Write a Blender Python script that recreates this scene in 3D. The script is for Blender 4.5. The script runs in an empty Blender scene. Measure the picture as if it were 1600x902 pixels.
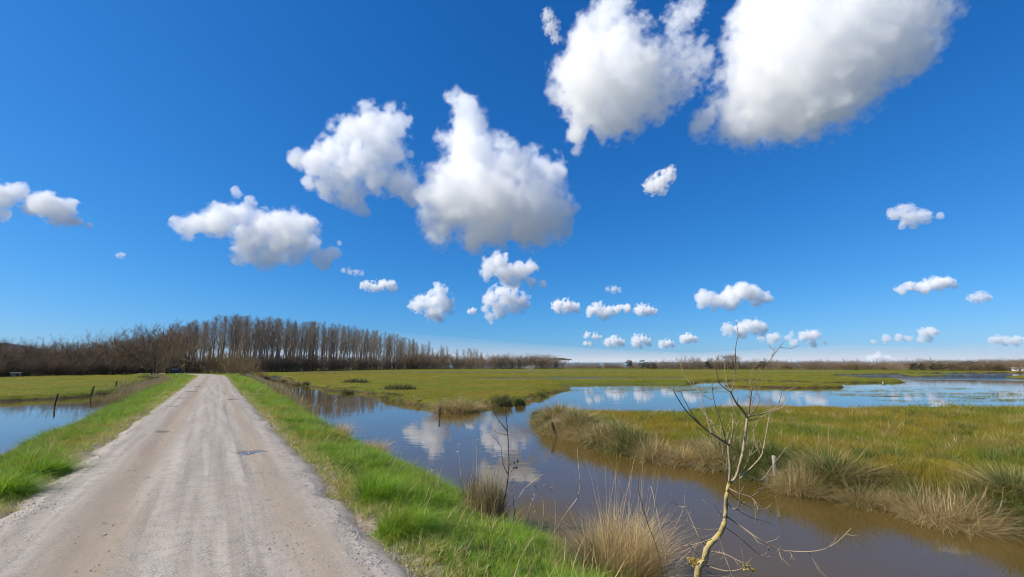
import bpy, bmesh, math, random
import numpy as np
from mathutils import Vector, Matrix, Euler, noise as mnoise

# ------------------------------------------------------------------ camera, sky, sun, exposure
scene = bpy.context.scene
COL = scene.collection
F_PX, EYE, PITCH = 700.0, 1.65, math.radians(9.93)      # lens in pixels of a 1600 px wide frame, eye height above the track
cam_d = bpy.data.cameras.new('camera')
cam_d.sensor_width = 36.0
cam_d.lens = 36.0 * F_PX / 1600.0
cam_d.clip_start, cam_d.clip_end = 0.1, 120000.0
cam = bpy.data.objects.new('camera', cam_d)
COL.objects.link(cam)
cam.location = (0, 0, EYE)
cam.rotation_euler = (math.pi / 2 + PITCH, 0, 0)
scene.camera = cam

SUN_AZ, SUN_EL = math.radians(-103.0), math.radians(43.0)   # azimuth clockwise from +Y (view direction)
world = bpy.data.worlds.new('World')
scene.world = world
world.use_nodes = True
wn, wl = world.node_tree.nodes, world.node_tree.links
wn.clear()
w_out = wn.new('ShaderNodeOutputWorld')
w_bg = wn.new('ShaderNodeBackground')
w_sky = wn.new('ShaderNodeTexSky')
w_sky.sky_type = 'NISHITA'
w_sky.sun_disc = False
w_sky.sun_elevation = SUN_EL
w_sky.sun_rotation = SUN_AZ
w_sky.air_density, w_sky.dust_density, w_sky.ozone_density = 1.0, 0.35, 6.0
w_sky.altitude = 0.0
# the phone's colour rendering of a deep blue sky: one response curve for each channel, the same over the whole sky
w_sep, w_com = wn.new('ShaderNodeSeparateColor'), wn.new('ShaderNodeCombineColor')
wl.new(w_sky.outputs['Color'], w_sep.inputs[0])
for ch, gain, power in ((0, 0.175, 1.56), (1, 0.731, 0.95), (2, 1.58, 0.75)):
    w_p, w_m = wn.new('ShaderNodeMath'), wn.new('ShaderNodeMath')
    w_p.operation, w_m.operation = 'POWER', 'MULTIPLY'
    w_p.inputs[1].default_value, w_m.inputs[1].default_value = power, gain
    wl.new(w_sep.outputs[ch], w_p.inputs[0])
    wl.new(w_p.outputs[0], w_m.inputs[0])
    wl.new(w_m.outputs[0], w_com.inputs[ch])
wl.new(w_com.outputs[0], w_bg.inputs['Color'])
w_bg.inputs['Strength'].default_value = 0.089
wl.new(w_bg.outputs['Background'], w_out.inputs['Surface'])

sun_d = bpy.data.lights.new('sun', 'SUN')
sun_d.energy, sun_d.angle, sun_d.color = 5.0, math.radians(0.53), (1.0, 0.925, 0.78)
sun = bpy.data.objects.new('sun', sun_d)
COL.objects.link(sun)
SUN_DIR = Vector((math.cos(SUN_EL) * math.sin(SUN_AZ), math.cos(SUN_EL) * math.cos(SUN_AZ), math.sin(SUN_EL)))
sun.rotation_euler = SUN_DIR.to_track_quat('Z', 'Y').to_euler()

vs = scene.view_settings
scene.display_settings.display_device = 'sRGB'
vs.view_transform, vs.look, vs.exposure, vs.gamma, vs.use_curve_mapping = 'Standard', 'None', 0.56, 1.0, False
cy = scene.cycles
cy.use_denoising = True
cy.denoiser = 'OPENIMAGEDENOISE'
cy.max_bounces, cy.diffuse_bounces, cy.glossy_bounces, cy.transmission_bounces = 32, 3, 3, 3
cy.transparent_max_bounces, cy.volume_bounces = 160, 30
cy.volume_step_rate = 0.9
cy.volume_max_steps = 256
cy.filter_width = 1.05
cy.sample_clamp_indirect = 6.0
cy.use_adaptive_sampling = True
cy.adaptive_threshold = 0.02

# ------------------------------------------------------------------ helpers
R = random.Random(11)
NR = np.random.default_rng(5)
CP, SP = math.cos(PITCH), math.sin(PITCH)

def ray(u, v):
    """View ray (not normalised) of a point of the 1600 x 902 frame."""
    a, b = (u - 800.0) / F_PX, (451.0 - v) / F_PX
    return Vector((a, CP - b * SP, SP + b * CP))

def ground(u, v, z):
    d = ray(u, v)
    t = (z - EYE) / d.z
    return Vector((d.x * t, d.y * t, z))

def at_range(u, v, rng):
    """Point of that ray whose horizontal distance from the eye is rng."""
    d = ray(u, v)
    t = rng / math.hypot(d.x, d.y)
    return Vector((d.x * t, d.y * t, EYE + d.z * t))

def tag(o, label=None, cat=None, group=None, kind=None):
    if label: o['label'] = label
    if cat: o['category'] = cat
    if group: o['group'] = group
    if kind: o['kind'] = kind
    return o

def link(o, parent=None):
    COL.objects.link(o)
    if parent is not None:
        o.parent = parent
    return o

def mesh_np(name, verts, faces=None, quads=None, smooth=False):
    """Mesh out of numpy arrays; faces (n,3) and/or quads (n,4)."""
    me = bpy.data.meshes.new(name)
    verts = np.asarray(verts, dtype=np.float32)
    loops, starts, n0 = [], [], 0
    for arr in (faces, quads):
        if arr is not None and len(arr):
            arr = np.asarray(arr, dtype=np.int32)
            k = arr.shape[1]
            loops.append(arr.ravel())
            starts.append(n0 + np.arange(len(arr), dtype=np.int32) * k)
            n0 += arr.size
    me.vertices.add(len(verts))
    me.vertices.foreach_set('co', verts.ravel())
    if loops:
        loops = np.concatenate(loops); starts = np.concatenate(starts)
        me.loops.add(len(loops)); me.loops.foreach_set('vertex_index', loops)
        me.polygons.add(len(starts)); me.polygons.foreach_set('loop_start', starts)
        if smooth:
            me.polygons.foreach_set('use_smooth', np.ones(len(starts), dtype=bool))
    me.update(calc_edges=True)
    me.validate()
    return me

def obj(name, me, mat=None, parent=None, loc=None):
    o = bpy.data.objects.new(name, me)
    if mat is not None and not me.materials:
        me.materials.append(mat)
    link(o, parent)
    if loc is not None:
        o.location = loc
    return o

def empty(name, loc=(0, 0, 0), rz=0.0):
    o = bpy.data.objects.new(name, None)
    o.empty_display_size = 0.2
    link(o)
    o.location = loc
    o.rotation_euler = (0, 0, rz)
    return o

ALB = 0.84          # overall reflectance level of the land

class NT:
    """Small wrapper to write node materials."""
    def __init__(self, name):
        self.m = bpy.data.materials.new(name)
        self.m.use_nodes = True
        self.t = self.m.node_tree
        self.t.nodes.clear()
        self.out = self.t.nodes.new('ShaderNodeOutputMaterial')
    def n(self, kind, **kw):
        nd = self.t.nodes.new(kind)
        for k, v in kw.items():
            if k.startswith('i_'):
                key = k[2:]
                key = int(key) if key.isdigit() else key.replace('_', ' ')
                s = nd.inputs[key]
                if isinstance(v, bpy.types.NodeSocket): self.t.links.new(v, s)
                else: s.default_value = v
            else:
                setattr(nd, k, v)
        return nd
    def l(self, a, b): self.t.links.new(a, b)
    def pos(self):
        return self.n('ShaderNodeNewGeometry').outputs['Position']
    def noise(self, vec, scale, detail=4.0, rough=0.55, dist=0.0, dims='3D'):
        return self.n('ShaderNodeTexNoise', noise_dimensions=dims, i_Vector=vec, i_Scale=scale, i_Detail=detail, i_Roughness=rough, i_Distortion=dist).outputs['Fac']
    def ramp(self, fac, stops, interp='LINEAR'):
        nd = self.n('ShaderNodeValToRGB', i_Fac=fac)
        cr = nd.color_ramp
        cr.interpolation = interp
        while len(cr.elements) < len(stops): cr.elements.new(0.5)
        for e, (p, c) in zip(cr.elements, stops):
            e.position = p
            e.color = (*c, 1.0) if len(c) == 3 else c
        return nd.outputs['Color']
    def math(self, op, a, b=0.0, c=None, clamp=False):
        nd = self.n('ShaderNodeMath', operation=op, use_clamp=clamp, i_0=a, i_1=b)
        if c is not None:
            if isinstance(c, bpy.types.NodeSocket): self.l(c, nd.inputs[2])
            else: nd.inputs[2].default_value = c
        return nd.outputs[0]
    def mix(self, fac, a, b, mode='MIX'):
        nd = self.n('ShaderNodeMix', data_type='RGBA', blend_type=mode)
        for s, v in ((nd.inputs[0], fac), (nd.inputs[6], a), (nd.inputs[7], b)):
            if isinstance(v, bpy.types.NodeSocket): self.l(v, s)
            elif isinstance(v, (tuple, list)): s.default_value = (*v[:3], 1.0)
            else: s.default_value = v
        return nd.outputs[2]
    def smooth(self, val, lo, hi, a=0.0, b=1.0):
        nd = self.n('ShaderNodeMapRange', interpolation_type='SMOOTHSTEP', i_0=val, i_1=lo, i_2=hi, i_3=a, i_4=b)
        return nd.outputs[0]
    def attr(self, name, kind='GEOMETRY'):
        return self.n('ShaderNodeAttribute', attribute_name=name, attribute_type=kind)
    def bsdf(self, color, rough=0.8, spec=0.3, normal=None, **kw):
        nd = self.n('ShaderNodeBsdfPrincipled', i_Roughness=rough)
        if isinstance(color, bpy.types.NodeSocket): self.l(self.mix(1.0, color, (ALB, ALB, ALB), 'MULTIPLY'), nd.inputs['Base Color'])
        else: nd.inputs['Base Color'].default_value = (color[0] * ALB, color[1] * ALB, color[2] * ALB, 1.0)
        nd.inputs['Specular IOR Level'].default_value = spec
        if normal is not None: self.l(normal, nd.inputs['Normal'])
        for k, v in kw.items(): nd.inputs[k.replace('_', ' ')].default_value = v
        self.l(nd.outputs['BSDF'], self.out.inputs['Surface'])
        return nd
    def bump(self, height, strength=0.5, dist=0.05):
        return self.n('ShaderNodeBump', i_Height=height, i_Strength=strength, i_Distance=dist).outputs['Normal']

# ------------------------------------------------------------------ clouds: closed bodies of scattering vapour, each at its own height and distance
def cloud_material(density, grain, balls, rag):
    """Vapour that thickens inwards from a ragged rim: distance to the nearest billow, eaten into by fractal noise."""
    t = NT('cloud_vapour')
    pv = t.n('ShaderNodeVolumePrincipled')
    pv.inputs['Color'].default_value = (0.997, 0.997, 0.998, 1.0)
    co = t.n('ShaderNodeTexCoord').outputs['Object']
    near = None
    for (c, r) in balls:
        d = t.n('ShaderNodeVectorMath', operation='DISTANCE', i_0=co)
        d.inputs[1].default_value = c[:]
        q = t.math('MULTIPLY', d.outputs['Value'], 1.0 / r)
        near = q if near is None else t.math('SMOOTH_MIN', near, q, 0.22)
    nz = t.noise(co, 1.0 / grain, 6.0, 0.60, 0.0)
    f = t.math('ADD', t.math('SUBTRACT', 1.0, near), t.math('MULTIPLY_ADD', nz, rag, -0.5 * rag))
    t.l(t.math('MULTIPLY', t.smooth(f, -0.02, 0.36), density), pv.inputs['Density'])
    pv.inputs['Anisotropy'].default_value = 0.0
    t.l(pv.outputs['Volume'], t.out.inputs['Volume'])
    return t.m

def make_cloud(label, blobs, base_v, depth_px, tau=7.0, height=620.0, seed=0):
    """blobs: (u, v, radius px) outline traced in the frame; the cloud stands at the distance at which a base at base_v is HEIGHT m high."""
    rr = random.Random(seed + 77)
    us = [b[0] for b in blobs]; vsn = [b[1] for b in blobs]
    cu, cv = sum(us) / len(us), sum(vsn) / len(vsn)
    t_c = height / ray(cu, base_v).z
    c_ray = ray(cu, cv)
    centre = Vector((c_ray.x * t_c, c_ray.y * t_c, EYE + c_ray.z * t_c))
    px = t_c / F_PX                                         # metres per pixel at that distance
    width = max(us) - min(us) + 2 * min(b[2] for b in blobs)
    pts = []
    for (u, v, r) in blobs:
        k = 2 if r > 46 else 1
        for j in range(k):
            q = ray(u, v)
            dz = (rr.random() - 0.5) * depth_px * 0.5 if k == 1 else (-1 + 2 * j) * r * 0.5
            tt = t_c * (1 + dz / F_PX)
            pts.append((Vector((q.x * tt, q.y * tt, EYE + q.z * tt)) - centre, r * px * (1.10 if width > 110 else 1.08)))
    bm = bmesh.new()
    for p, r in pts:
        bmesh.ops.create_icosphere(bm, subdivisions=2, radius=1.0, matrix=Matrix.Translation(p) @ Matrix.Diagonal((r * 1.42, r * 1.42, r * 1.42, 1.0)))
    me = bpy.data.meshes.new('cloud')
    bm.to_mesh(me); bm.free()
    o = bpy.data.objects.new('cloud', me)
    link(o)
    o.location = centre
    md = o.modifiers.new('remesh', 'REMESH')
    md.mode = 'VOXEL'
    md.voxel_size = max(width * px / 40.0, 1.5 * px)
    ev = o.evaluated_get(bpy.context.evaluated_depsgraph_get())
    me2 = bpy.data.meshes.new_from_object(ev)
    o.modifiers.clear()
    o.data = me2
    bpy.data.meshes.remove(me)
    o.data.materials.clear()
    size = min(1.0, max(0.16, width / 200.0))
    o.data.materials.append(cloud_material(0.33 * tau / max(depth_px * px, 1.0), 30 * px * size, pts, 3.3 if width > 110 else 4.4))
    tag(o, label, 'cloud', 'fair weather clouds')
    return o

CLOUDS = [
    # label, blobs, base_v, depth_px, tau
    ('large central cloud with tall horn on its shoulder and broad rounded body',
     [(706,150,14),(722,165,22),(735,190,28),(728,225,36),(745,255,45),(720,300,48),(775,300,58),(830,320,48),(700,340,40),(760,345,45),(820,350,38),(860,345,30),(845,270,32),(822,240,14),(885,325,16),(680,320,30),(835,375,16),(898,325,8)], 388, 110, 14),
    ('ragged white cloud touching the flank of the large central cloud',
     [(465,248,16),(490,255,22),(520,240,26),(545,215,26),(575,200,30),(610,195,28),(600,225,30),(560,255,30),(520,280,26),(545,300,22),(590,280,24),(625,285,26),(560,325,14),(640,300,20),(572,333,7),(640,240,6),(480,285,12)], 388, 70, 11),
    ('white cloud of flat puffs with a small plume above the poplar wood',
     [(290,355,16),(315,350,20),(345,345,24),(375,340,22),(400,345,22),(395,370,28),(430,370,34),(460,365,30),(480,375,18),(420,395,22),(460,395,18),(372,302,9),(388,312,8),(400,318,5),(500,405,15),(522,392,11),(530,380,6),(380,395,16)], 418, 60, 11),
    ('long thin white cloud at the outer end of the sky above the left wood',
     [(-30,310,18),(0,305,18),(28,303,16),(50,318,15),(78,322,20),(100,332,18),(120,345,9),(138,352,5),(90,345,10),(5,335,10)], 358, 40, 10),
    ('upright cloud with a jutting lower tail beside the biggest cloud overhead',
     [(945,35,32),(960,10,26),(930,75,40),(965,70,44),(925,120,50),(975,120,50),(920,165,38),(960,170,40),(1000,150,34),(900,205,20),(902,232,10),(950,195,24),(1010,100,34),(985,185,24),(880,110,20),(868,150,14)], 235, 120, 13),
    ('greyish torn cloud fragment between the two biggest clouds overhead',
     [(1062,30,22),(1085,10,18),(1060,80,24),(1085,95,26),(1050,115,30),(1040,150,26),(1070,130,24),(1100,90,14),(1030,180,16),(1100,60,10)], 235, 60, 5),
    ('biggest cloud overhead with grey shaded side cut by the top of the picture',
     [(1190,20,40),(1240,0,60),(1320,-20,70),(1400,0,60),(1200,80,55),(1260,70,75),(1340,70,70),(1400,60,50),(1180,140,50),(1240,150,58),(1290,150,50),(1330,130,40),(1140,190,30),(1180,195,34),(1100,195,22),(1220,190,34),(1420,-40,60),(1270,190,24),(1445,20,30),(1085,200,12)], 235, 150, 14),
    ('tiny ragged wisp beside the upright cloud near the top of the sky',
     [(856,25,9),(862,42,11),(868,60,7),(853,18,5)], 70, 16, 4),
    ('small torn cloud alone in the deep blue under the biggest clouds',
     [(1018,292,11),(1030,285,14),(1042,275,11),(1048,266,7),(1035,300,7),(1010,290,6)], 308, 20, 6),
    ('faint flat cloud wisp alone high above the marsh on the right',
     [(1395,335,9),(1412,332,12),(1430,340,13),(1450,341,8),(1468,338,5),(1412,348,8)], 352, 18, 4),
    ('two storey white cloud right under the large central cloud',
     [(765,415,13),(780,410,14),(790,425,18),(810,425,16),(828,418,11),(830,440,9),(848,443,6),(760,428,10),(805,440,9)], 450, 36, 10),
    ('bulging white cloud just beneath the two storey cloud',
     [(768,468,13),(785,458,14),(800,465,16),(815,472,13),(780,480,14),(800,482,10),(765,497,8),(758,482,6)], 500, 34, 10),
    ('small upright white cloud with pointed top above the poplar tops',
     [(685,452,10),(688,465,14),(672,472,14),(655,475,12),(695,478,13),(680,488,14),(690,497,7),(645,478,7)], 503, 32, 10),
    ('small flat white cloud between the puffy cloud and the pointed cloud',
     [(570,446,7),(583,448,8),(597,444,8),(610,446,8),(617,450,5)], 454, 18, 9),
    ('heap shaped white cloud with flat base right of the central cloud row',
     [(1100,468,13),(1120,470,13),(1140,460,14),(1158,454,14),(1172,458,13),(1185,465,12),(1198,467,8),(1145,470,12),(1090,465,6)], 482, 32, 10),
    ('round white cloud behind the tip of the bare sapling',
     [(1138,515,9),(1155,513,10),(1170,508,11),(1182,510,11),(1190,516,8),(1160,519,8),(1130,514,5)], 524, 28, 10),
    ('elongated white cloud high over the far right shore',
     [(1408,452,7),(1425,449,8),(1445,446,10),(1462,443,10),(1478,443,9),(1488,447,5)], 457, 18, 8),
    ('small grey cloud puff at the right end of the sky',
     [(1520,466,6),(1532,464,8),(1543,467,5)], 471, 10, 4),
    ('first white puff of the low cloud row over the pines',
     [(872,478,9),(885,478,10),(897,481,8)], 488, 16, 9),
    ('second and widest white puff of the low cloud row',
     [(922,488,7),(935,484,11),(950,487,9),(965,484,7),(978,482,7),(940,492,7)], 496, 18, 9),
    ('third white puff of the low cloud row, small and round',
     [(1000,484,8),(1012,485,8),(1022,488,5)], 491, 14, 9),
    ('low white cloudlet topped by another close to the horizon over the pines',
     [(918,524,5),(930,525,5),(938,526,3),(915,537,4),(922,537,4)], 540, 10, 7),
    ('low white cloud close to the horizon above the dark round trees',
     [(950,535,6),(960,533,8),(970,536,6)], 541, 12, 8),
    ('low lumpy cloudlet with spiky top close to the horizon',
     [(995,533,8),(1003,530,7),(1012,535,6),(992,524,3),(1000,540,5)], 543, 12, 7),
    ('low white cloudlet at the horizon between the spiky one and the domed one',
     [(1035,538,6),(1044,536,6),(1050,539,4)], 542, 10, 7),
    ('low white cloud with domed top left of the sapling twigs',
     [(1068,530,6),(1076,528,7),(1085,531,5)], 536, 10, 8),
    ('low grey white cloud strip right of the sapling tip',
     [(1190,530,6),(1205,531,7),(1215,527,7),(1235,524,7),(1255,525,8),(1270,523,8),(1280,526,4),(1240,535,5),(1270,537,6),(1290,536,4)], 541, 14, 5),
    ('low flat cloud of two layers over the far right shore',
     [(1365,534,4),(1385,530,6),(1405,526,6),(1418,528,5),(1440,519,6),(1455,518,7),(1465,520,4),(1440,530,6),(1455,530,5)], 537, 14, 5),
    ('low flat grey cloud at the right border over the horizon',
     [(1548,533,5),(1560,531,7),(1573,532,7),(1587,533,7),(1600,533,6)], 537, 12, 4),
    ('tiny lone speck of cloud low in the blue above the left wood',
     [(184,398,4),(190,399,5)], 402, 8, 1.6),
    ('tiny shred trailing right of the flat puffy cloud',
     [(536,423,4),(546,424,5),(557,426,5),(565,427,4)], 430, 8, 1.6),
    ('faint cloudlet hovering above the low cloud row',
     [(950,452,4),(959,452,6),(968,454,4)], 457, 8, 2),
    ('tiny round puff between the pointed cloud and the bulging cloud',
     [(733,486,4),(739,486,5)], 490, 8, 5),
    ('white heaped cloud rising from behind the far shrubs on the right',
     [(1360,562,6),(1372,558,7),(1384,560,6),(1395,565,5),(1365,568,7),(1385,568,6)], 572.2, 14, 8),
]
def build_clouds():
    for i, (lab, blobs, bv, dp, tau) in enumerate(CLOUDS):
        make_cloud(lab, blobs, min(bv, 557), dp, tau, seed=i)
build_clouds()

def build_cirrus():
    """Thin high veil near the horizon: a flat lens of very thin vapour, far away."""
    edge = [(60, 545), (240, 530), (380, 520), (520, 515), (600, 517), (700, 526), (830, 537), (960, 546), (1080, 551), (1200, 545), (1320, 538), (1440, 541), (1560, 536), (1700, 530)]
    V, Q = [], []
    n = 9
    for i, (u, v) in enumerate(edge):
        d = ray(u, v)
        t0 = 720.0 / d.z
        nx, ny = d.x * t0, d.y * t0
        L = math.hypot(nx, ny)
        fx, fy = nx / L, ny / L
        for j in range(n):
            f = j / (n - 1)
            r = L + (76000 - L) * f ** 1.5 if L < 72000 else L + 3000 * f
            th = (3 + 48 * f ** 0.9 * (1 - 0.9 * max(0, f - 0.8) / 0.2)) * (0.25 + 0.75 * math.sin(math.pi * (i + 0.25) / (len(edge) - 0.5)))
            V.append((fx * r, fy * r, 720 + th)); V.append((fx * r, fy * r, 720 - th))
    m = 2 * n
    for i in range(len(edge) - 1):
        for j in range(n - 1):
            a = i * m + 2 * j
            Q.append((a, a + 2, a + m + 2, a + m)); Q.append((a + 1, a + m + 1, a + m + 3, a + 3))
        a = i * m
        Q.append((a, a + m, a + m + 1, a + 1)); b = a + m - 2
        Q.append((b, b + 1, b + m + 1, b + m))
    for i in (0, len(edge) - 1):
        for j in range(n - 1):
            a = i * m + 2 * j
            Q.append((a, a + 1, a + 3, a + 2) if i == 0 else (a, a + 2, a + 3, a + 1))
    me = mesh_np('cirrus_veil', V, None, Q)
    bm = bmesh.new(); bm.from_mesh(me); bmesh.ops.recalc_face_normals(bm, faces=bm.faces[:]); bm.to_mesh(me); bm.free()
    t = NT('cirrus_vapour')
    pv = t.n('ShaderNodeVolumePrincipled')
    pv.inputs['Color'].default_value = (0.998, 0.998, 0.998, 1.0)
    pv.inputs['Density'].default_value = 0.00055
    t.l(pv.outputs['Volume'], t.out.inputs['Volume'])
    tag(obj('cirrus_veil', me, t.m), 'thin white cirrus veil spread low over the horizon right of the poplars', 'cloud')
build_cirrus()
# ------------------------------------------------------------------ lie of the land: track frame (s along the track, t to its right), water level
ROAD_AZ = math.radians(-33.1)
WL = -0.75
RSX, RSY, RTX, RTY = math.sin(ROAD_AZ), math.cos(ROAD_AZ), math.cos(ROAD_AZ), -math.sin(ROAD_AZ)

def st_xy(s, t): return (s * RSX + t * RTX, s * RSY + t * RTY)
def xy_st(P): return P[:, 0] * RSX + P[:, 1] * RSY, P[:, 0] * RTX + P[:, 1] * RTY

def bend(s):
    """The track swings to the left near its far end."""
    return -0.0045 * np.clip(np.asarray(s, float) - 100.0, 0, None) ** 2

def hash2(ix, iy, seed):
    h = (ix.astype(np.int64) * 374761393 + iy.astype(np.int64) * 668265263 + seed * 1442695041) & 0xFFFFFFFF
    h = ((h ^ (h >> 13)) * 1274126177) & 0xFFFFFFFF
    return ((h ^ (h >> 16)) & 0xFFFF) / 65535.0

def vnoise(x, y, seed=0):
    ix, iy = np.floor(x), np.floor(y)
    fx, fy = x - ix, y - iy
    fx, fy = fx * fx * (3 - 2 * fx), fy * fy * (3 - 2 * fy)
    a, b = hash2(ix, iy, seed), hash2(ix + 1, iy, seed)
    c, d = hash2(ix, iy + 1, seed), hash2(ix + 1, iy + 1, seed)
    return (a + (b - a) * fx) * (1 - fy) + (c + (d - c) * fx) * fy

def fbm(x, y, octaves=4, seed=0):
    """-1 .. 1"""
    v, amp, tot = 0.0, 1.0, 0.0
    for o in range(octaves):
        v = v + amp * (vnoise(x, y, seed + o) * 2 - 1)
        tot += amp
        x, y, amp = x * 2.03 + 17.3, y * 2.03 + 5.1, amp * 0.52
    return v / tot

def sstep(x, a, b):
    t = np.clip((x - a) / (b - a), 0, 1)
    return t * t * (3 - 2 * t)

def ring(*items):
    out = []
    for it in items:
        if it[0] == 's': out.append(st_xy(it[1], it[2]))
        else:
            g = ground(it[0], it[1], WL)
            out.append((g.x, g.y))
    return np.array(out)

def sd_poly(P, poly):
    """Signed distance to a closed outline: negative inside."""
    d2 = np.full(len(P), 1e18)
    inside = np.zeros(len(P), bool)
    n = len(poly)
    for i in range(n):
        a, b = poly[i], poly[(i + 1) % n]
        e = b - a
        w = P - a
        k = np.clip((w @ e) / max(e @ e, 1e-9), 0, 1)
        q = w - k[:, None] * e
        d2 = np.minimum(d2, (q * q).sum(1))
        c1 = (a[1] > P[:, 1]) != (b[1] > P[:, 1])
        if c1.any() and abs(b[1] - a[1]) > 1e-12:
            xi = (b[0] - a[0]) * (P[:, 1] - a[1]) / (b[1] - a[1]) + a[0]
            inside ^= c1 & (P[:, 0] < xi)
    d = np.sqrt(d2)
    return np.where(inside, -d, d)

W_DITCH = ring(('s', -60, 3.2), ('s', 3, 3.2), ('s', 16, 3.4), ('s', 34, 4.3), ('s', 75, 5.6), ('s', 112, 6.6),
               (434, 588.5), (452, 594), (470, 603), (520, 610.5), (560, 611.5), (600, 621), (640, 632), (690, 639.5), (745, 637), (800, 631), (835, 626),
               (852, 620), (900, 640), (846, 654), (836, 660), ('s', 13.5, 10.35), ('s', 8.9, 10.1), ('s', 7.1, 10.45), ('s', 5.6, 9.95),
               ('s', 4.4, 9.8), ('s', 3.3, 10.3), ('s', 2.1, 10.2), ('s', -60, 10.6))
W_LAKE = ring((832, 652), (846, 624), (862, 614), (900, 611), (1000, 606), (1080, 600), (1090, 595), (1200, 591), (1300, 588.5), (1312, 585.5), (1400, 584.5),
              (1420, 583.2), (1700, 582.6), (2300, 583.5), (3400, 652), (2200, 649), (1600, 645), (1250, 648), (1100, 651), (1060, 655), (1000, 657), (930, 656), (880, 650))
W_LEFT = ring(('s', -60, -4.1), ('s', 20, -4.1), ('s', 38, -4.3), ('s', 72, -5.2), ('s', 100, -6.4), (262, 587), (250, 590), (225, 599), (196, 607),
              (172, 614), (140, 620.5), (100, 623), (60, 625), (0, 628), (-120, 634), (-600, 660))
STRIPS = [ring((1000, 589), (1200, 590.6), (1300, 590), (1380, 594), (1425, 598), (1300, 598.2), (1180, 594.5), (1080, 596)),
          ring((1180, 600.5), (1290, 602.5), (1328, 605.6), (1260, 606.4), (1170, 605.2), (1130, 603)),
          ring((1400, 584.5), (1440, 585), (1490, 587.6), (1430, 588.4)),
          ring((1575, 590), (1600, 588), (1670, 589), (1650, 592), (1580, 592))]
E_ZONES = [ring((856, 618), (870, 601), (1000, 599), (1090, 600), (1180, 607), (1335, 610.5), (1420, 604), (1600, 610), (1750, 615), (1750, 629), (1400, 628), (1250, 617), (1000, 613)),
           ring((700, 592), (800, 590), (900, 589.5), (1080, 590), (1080, 595), (900, 596), (760, 596))]

def land_distance(P):
    W = np.minimum(np.minimum(sd_poly(P, W_DITCH), sd_poly(P, W_LAKE)), sd_poly(P, W_LEFT))
    for sp in STRIPS: W = np.maximum(W, -sd_poly(P, sp))
    return W

RR_T = [-60, -5.7, -5.1, -4.5, -3.8, -2.9, -2.15, -1.85, 1.5, 1.9, 2.7, 3.35, 3.75, 4.2, 4.8, 60]
RR_Z = [-3.0, -1.35, -1.0, -0.68, -0.40, -0.12, -0.02, -0.07, -0.07, -0.02, -0.16, -0.46, -0.72, -1.05, -1.4, -3.0]

def terrain(P):
    """Height, land distance, embankment share, emergent share of points (n,2)."""
    r = np.hypot(P[:, 0], P[:, 1])
    s, t = xy_st(P)
    near = np.clip(r / 60.0, 0.12, 3.0)
    d = land_distance(P) + fbm(P[:, 0] * 0.9, P[:, 1] * 0.9, 5, 3) * np.interp(r, [5, 20, 40], [0.30, 0.42, 0.75]) + fbm(P[:, 0] * 0.12, P[:, 1] * 0.12, 3, 9) * 2.4 * np.clip((r - 22) / 60, 0, 1)
    em = np.zeros(len(P))
    for e in E_ZONES: em = np.maximum(em, sstep(-sd_poly(P, e), -0.5, 2.5))
    zl = WL + 0.02 + 0.34 * sstep(d, 0.0, 0.55) + 0.05 * fbm(P[:, 0] * 0.35, P[:, 1] * 0.35, 3, 21) * sstep(d, 0.3, 2.0)
    zw = WL - 0.05 - 0.45 * sstep(-d, 0.0, 1.4)
    z = np.where(d > 0, zl, zw)
    # flooded meadow: ground just under and over the water line
    ze = WL - 0.035 + 0.075 * fbm(P[:, 0] * 0.22, P[:, 1] * 0.45, 4, 31)
    z = z * (1 - em) + ze * em
    # low-lying wet hollows in the far fields
    tt = t - bend(s)
    k = np.where(tt > 0, np.interp(s, [-50, 16, 40, 80, 160], [1.0, 1.0, 1.22, 1.55, 1.7]), np.interp(s, [-50, 16, 40, 80, 160], [1.0, 1.0, 1.04, 1.25, 1.6]))
    te = tt / np.where(np.abs(tt) > 1.9, 1 + (k - 1) * np.clip((np.abs(tt) - 1.9) / 2.0, 0, 1), 1.0)
    te = te + fbm(s * 0.55, tt * 0.55, 3, 41) * 0.22 * sstep(np.abs(te), 2.0, 3.2)
    emb = np.interp(te, RR_T, RR_Z) + 0.035 * fbm(P[:, 0] * 1.7, P[:, 1] * 1.7, 3, 51) * sstep(np.abs(tt), 1.9, 2.4)
    z2 = np.maximum(z, emb)
    z2 = z2 + sstep(r, 160, 420) * 0.55 * (d > 0)
    return z2, d, (emb >= z - 0.02) & (emb > WL), em

def tz(x, y):
    return float(terrain(np.array([[x, y]], float))[0][0])

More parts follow.
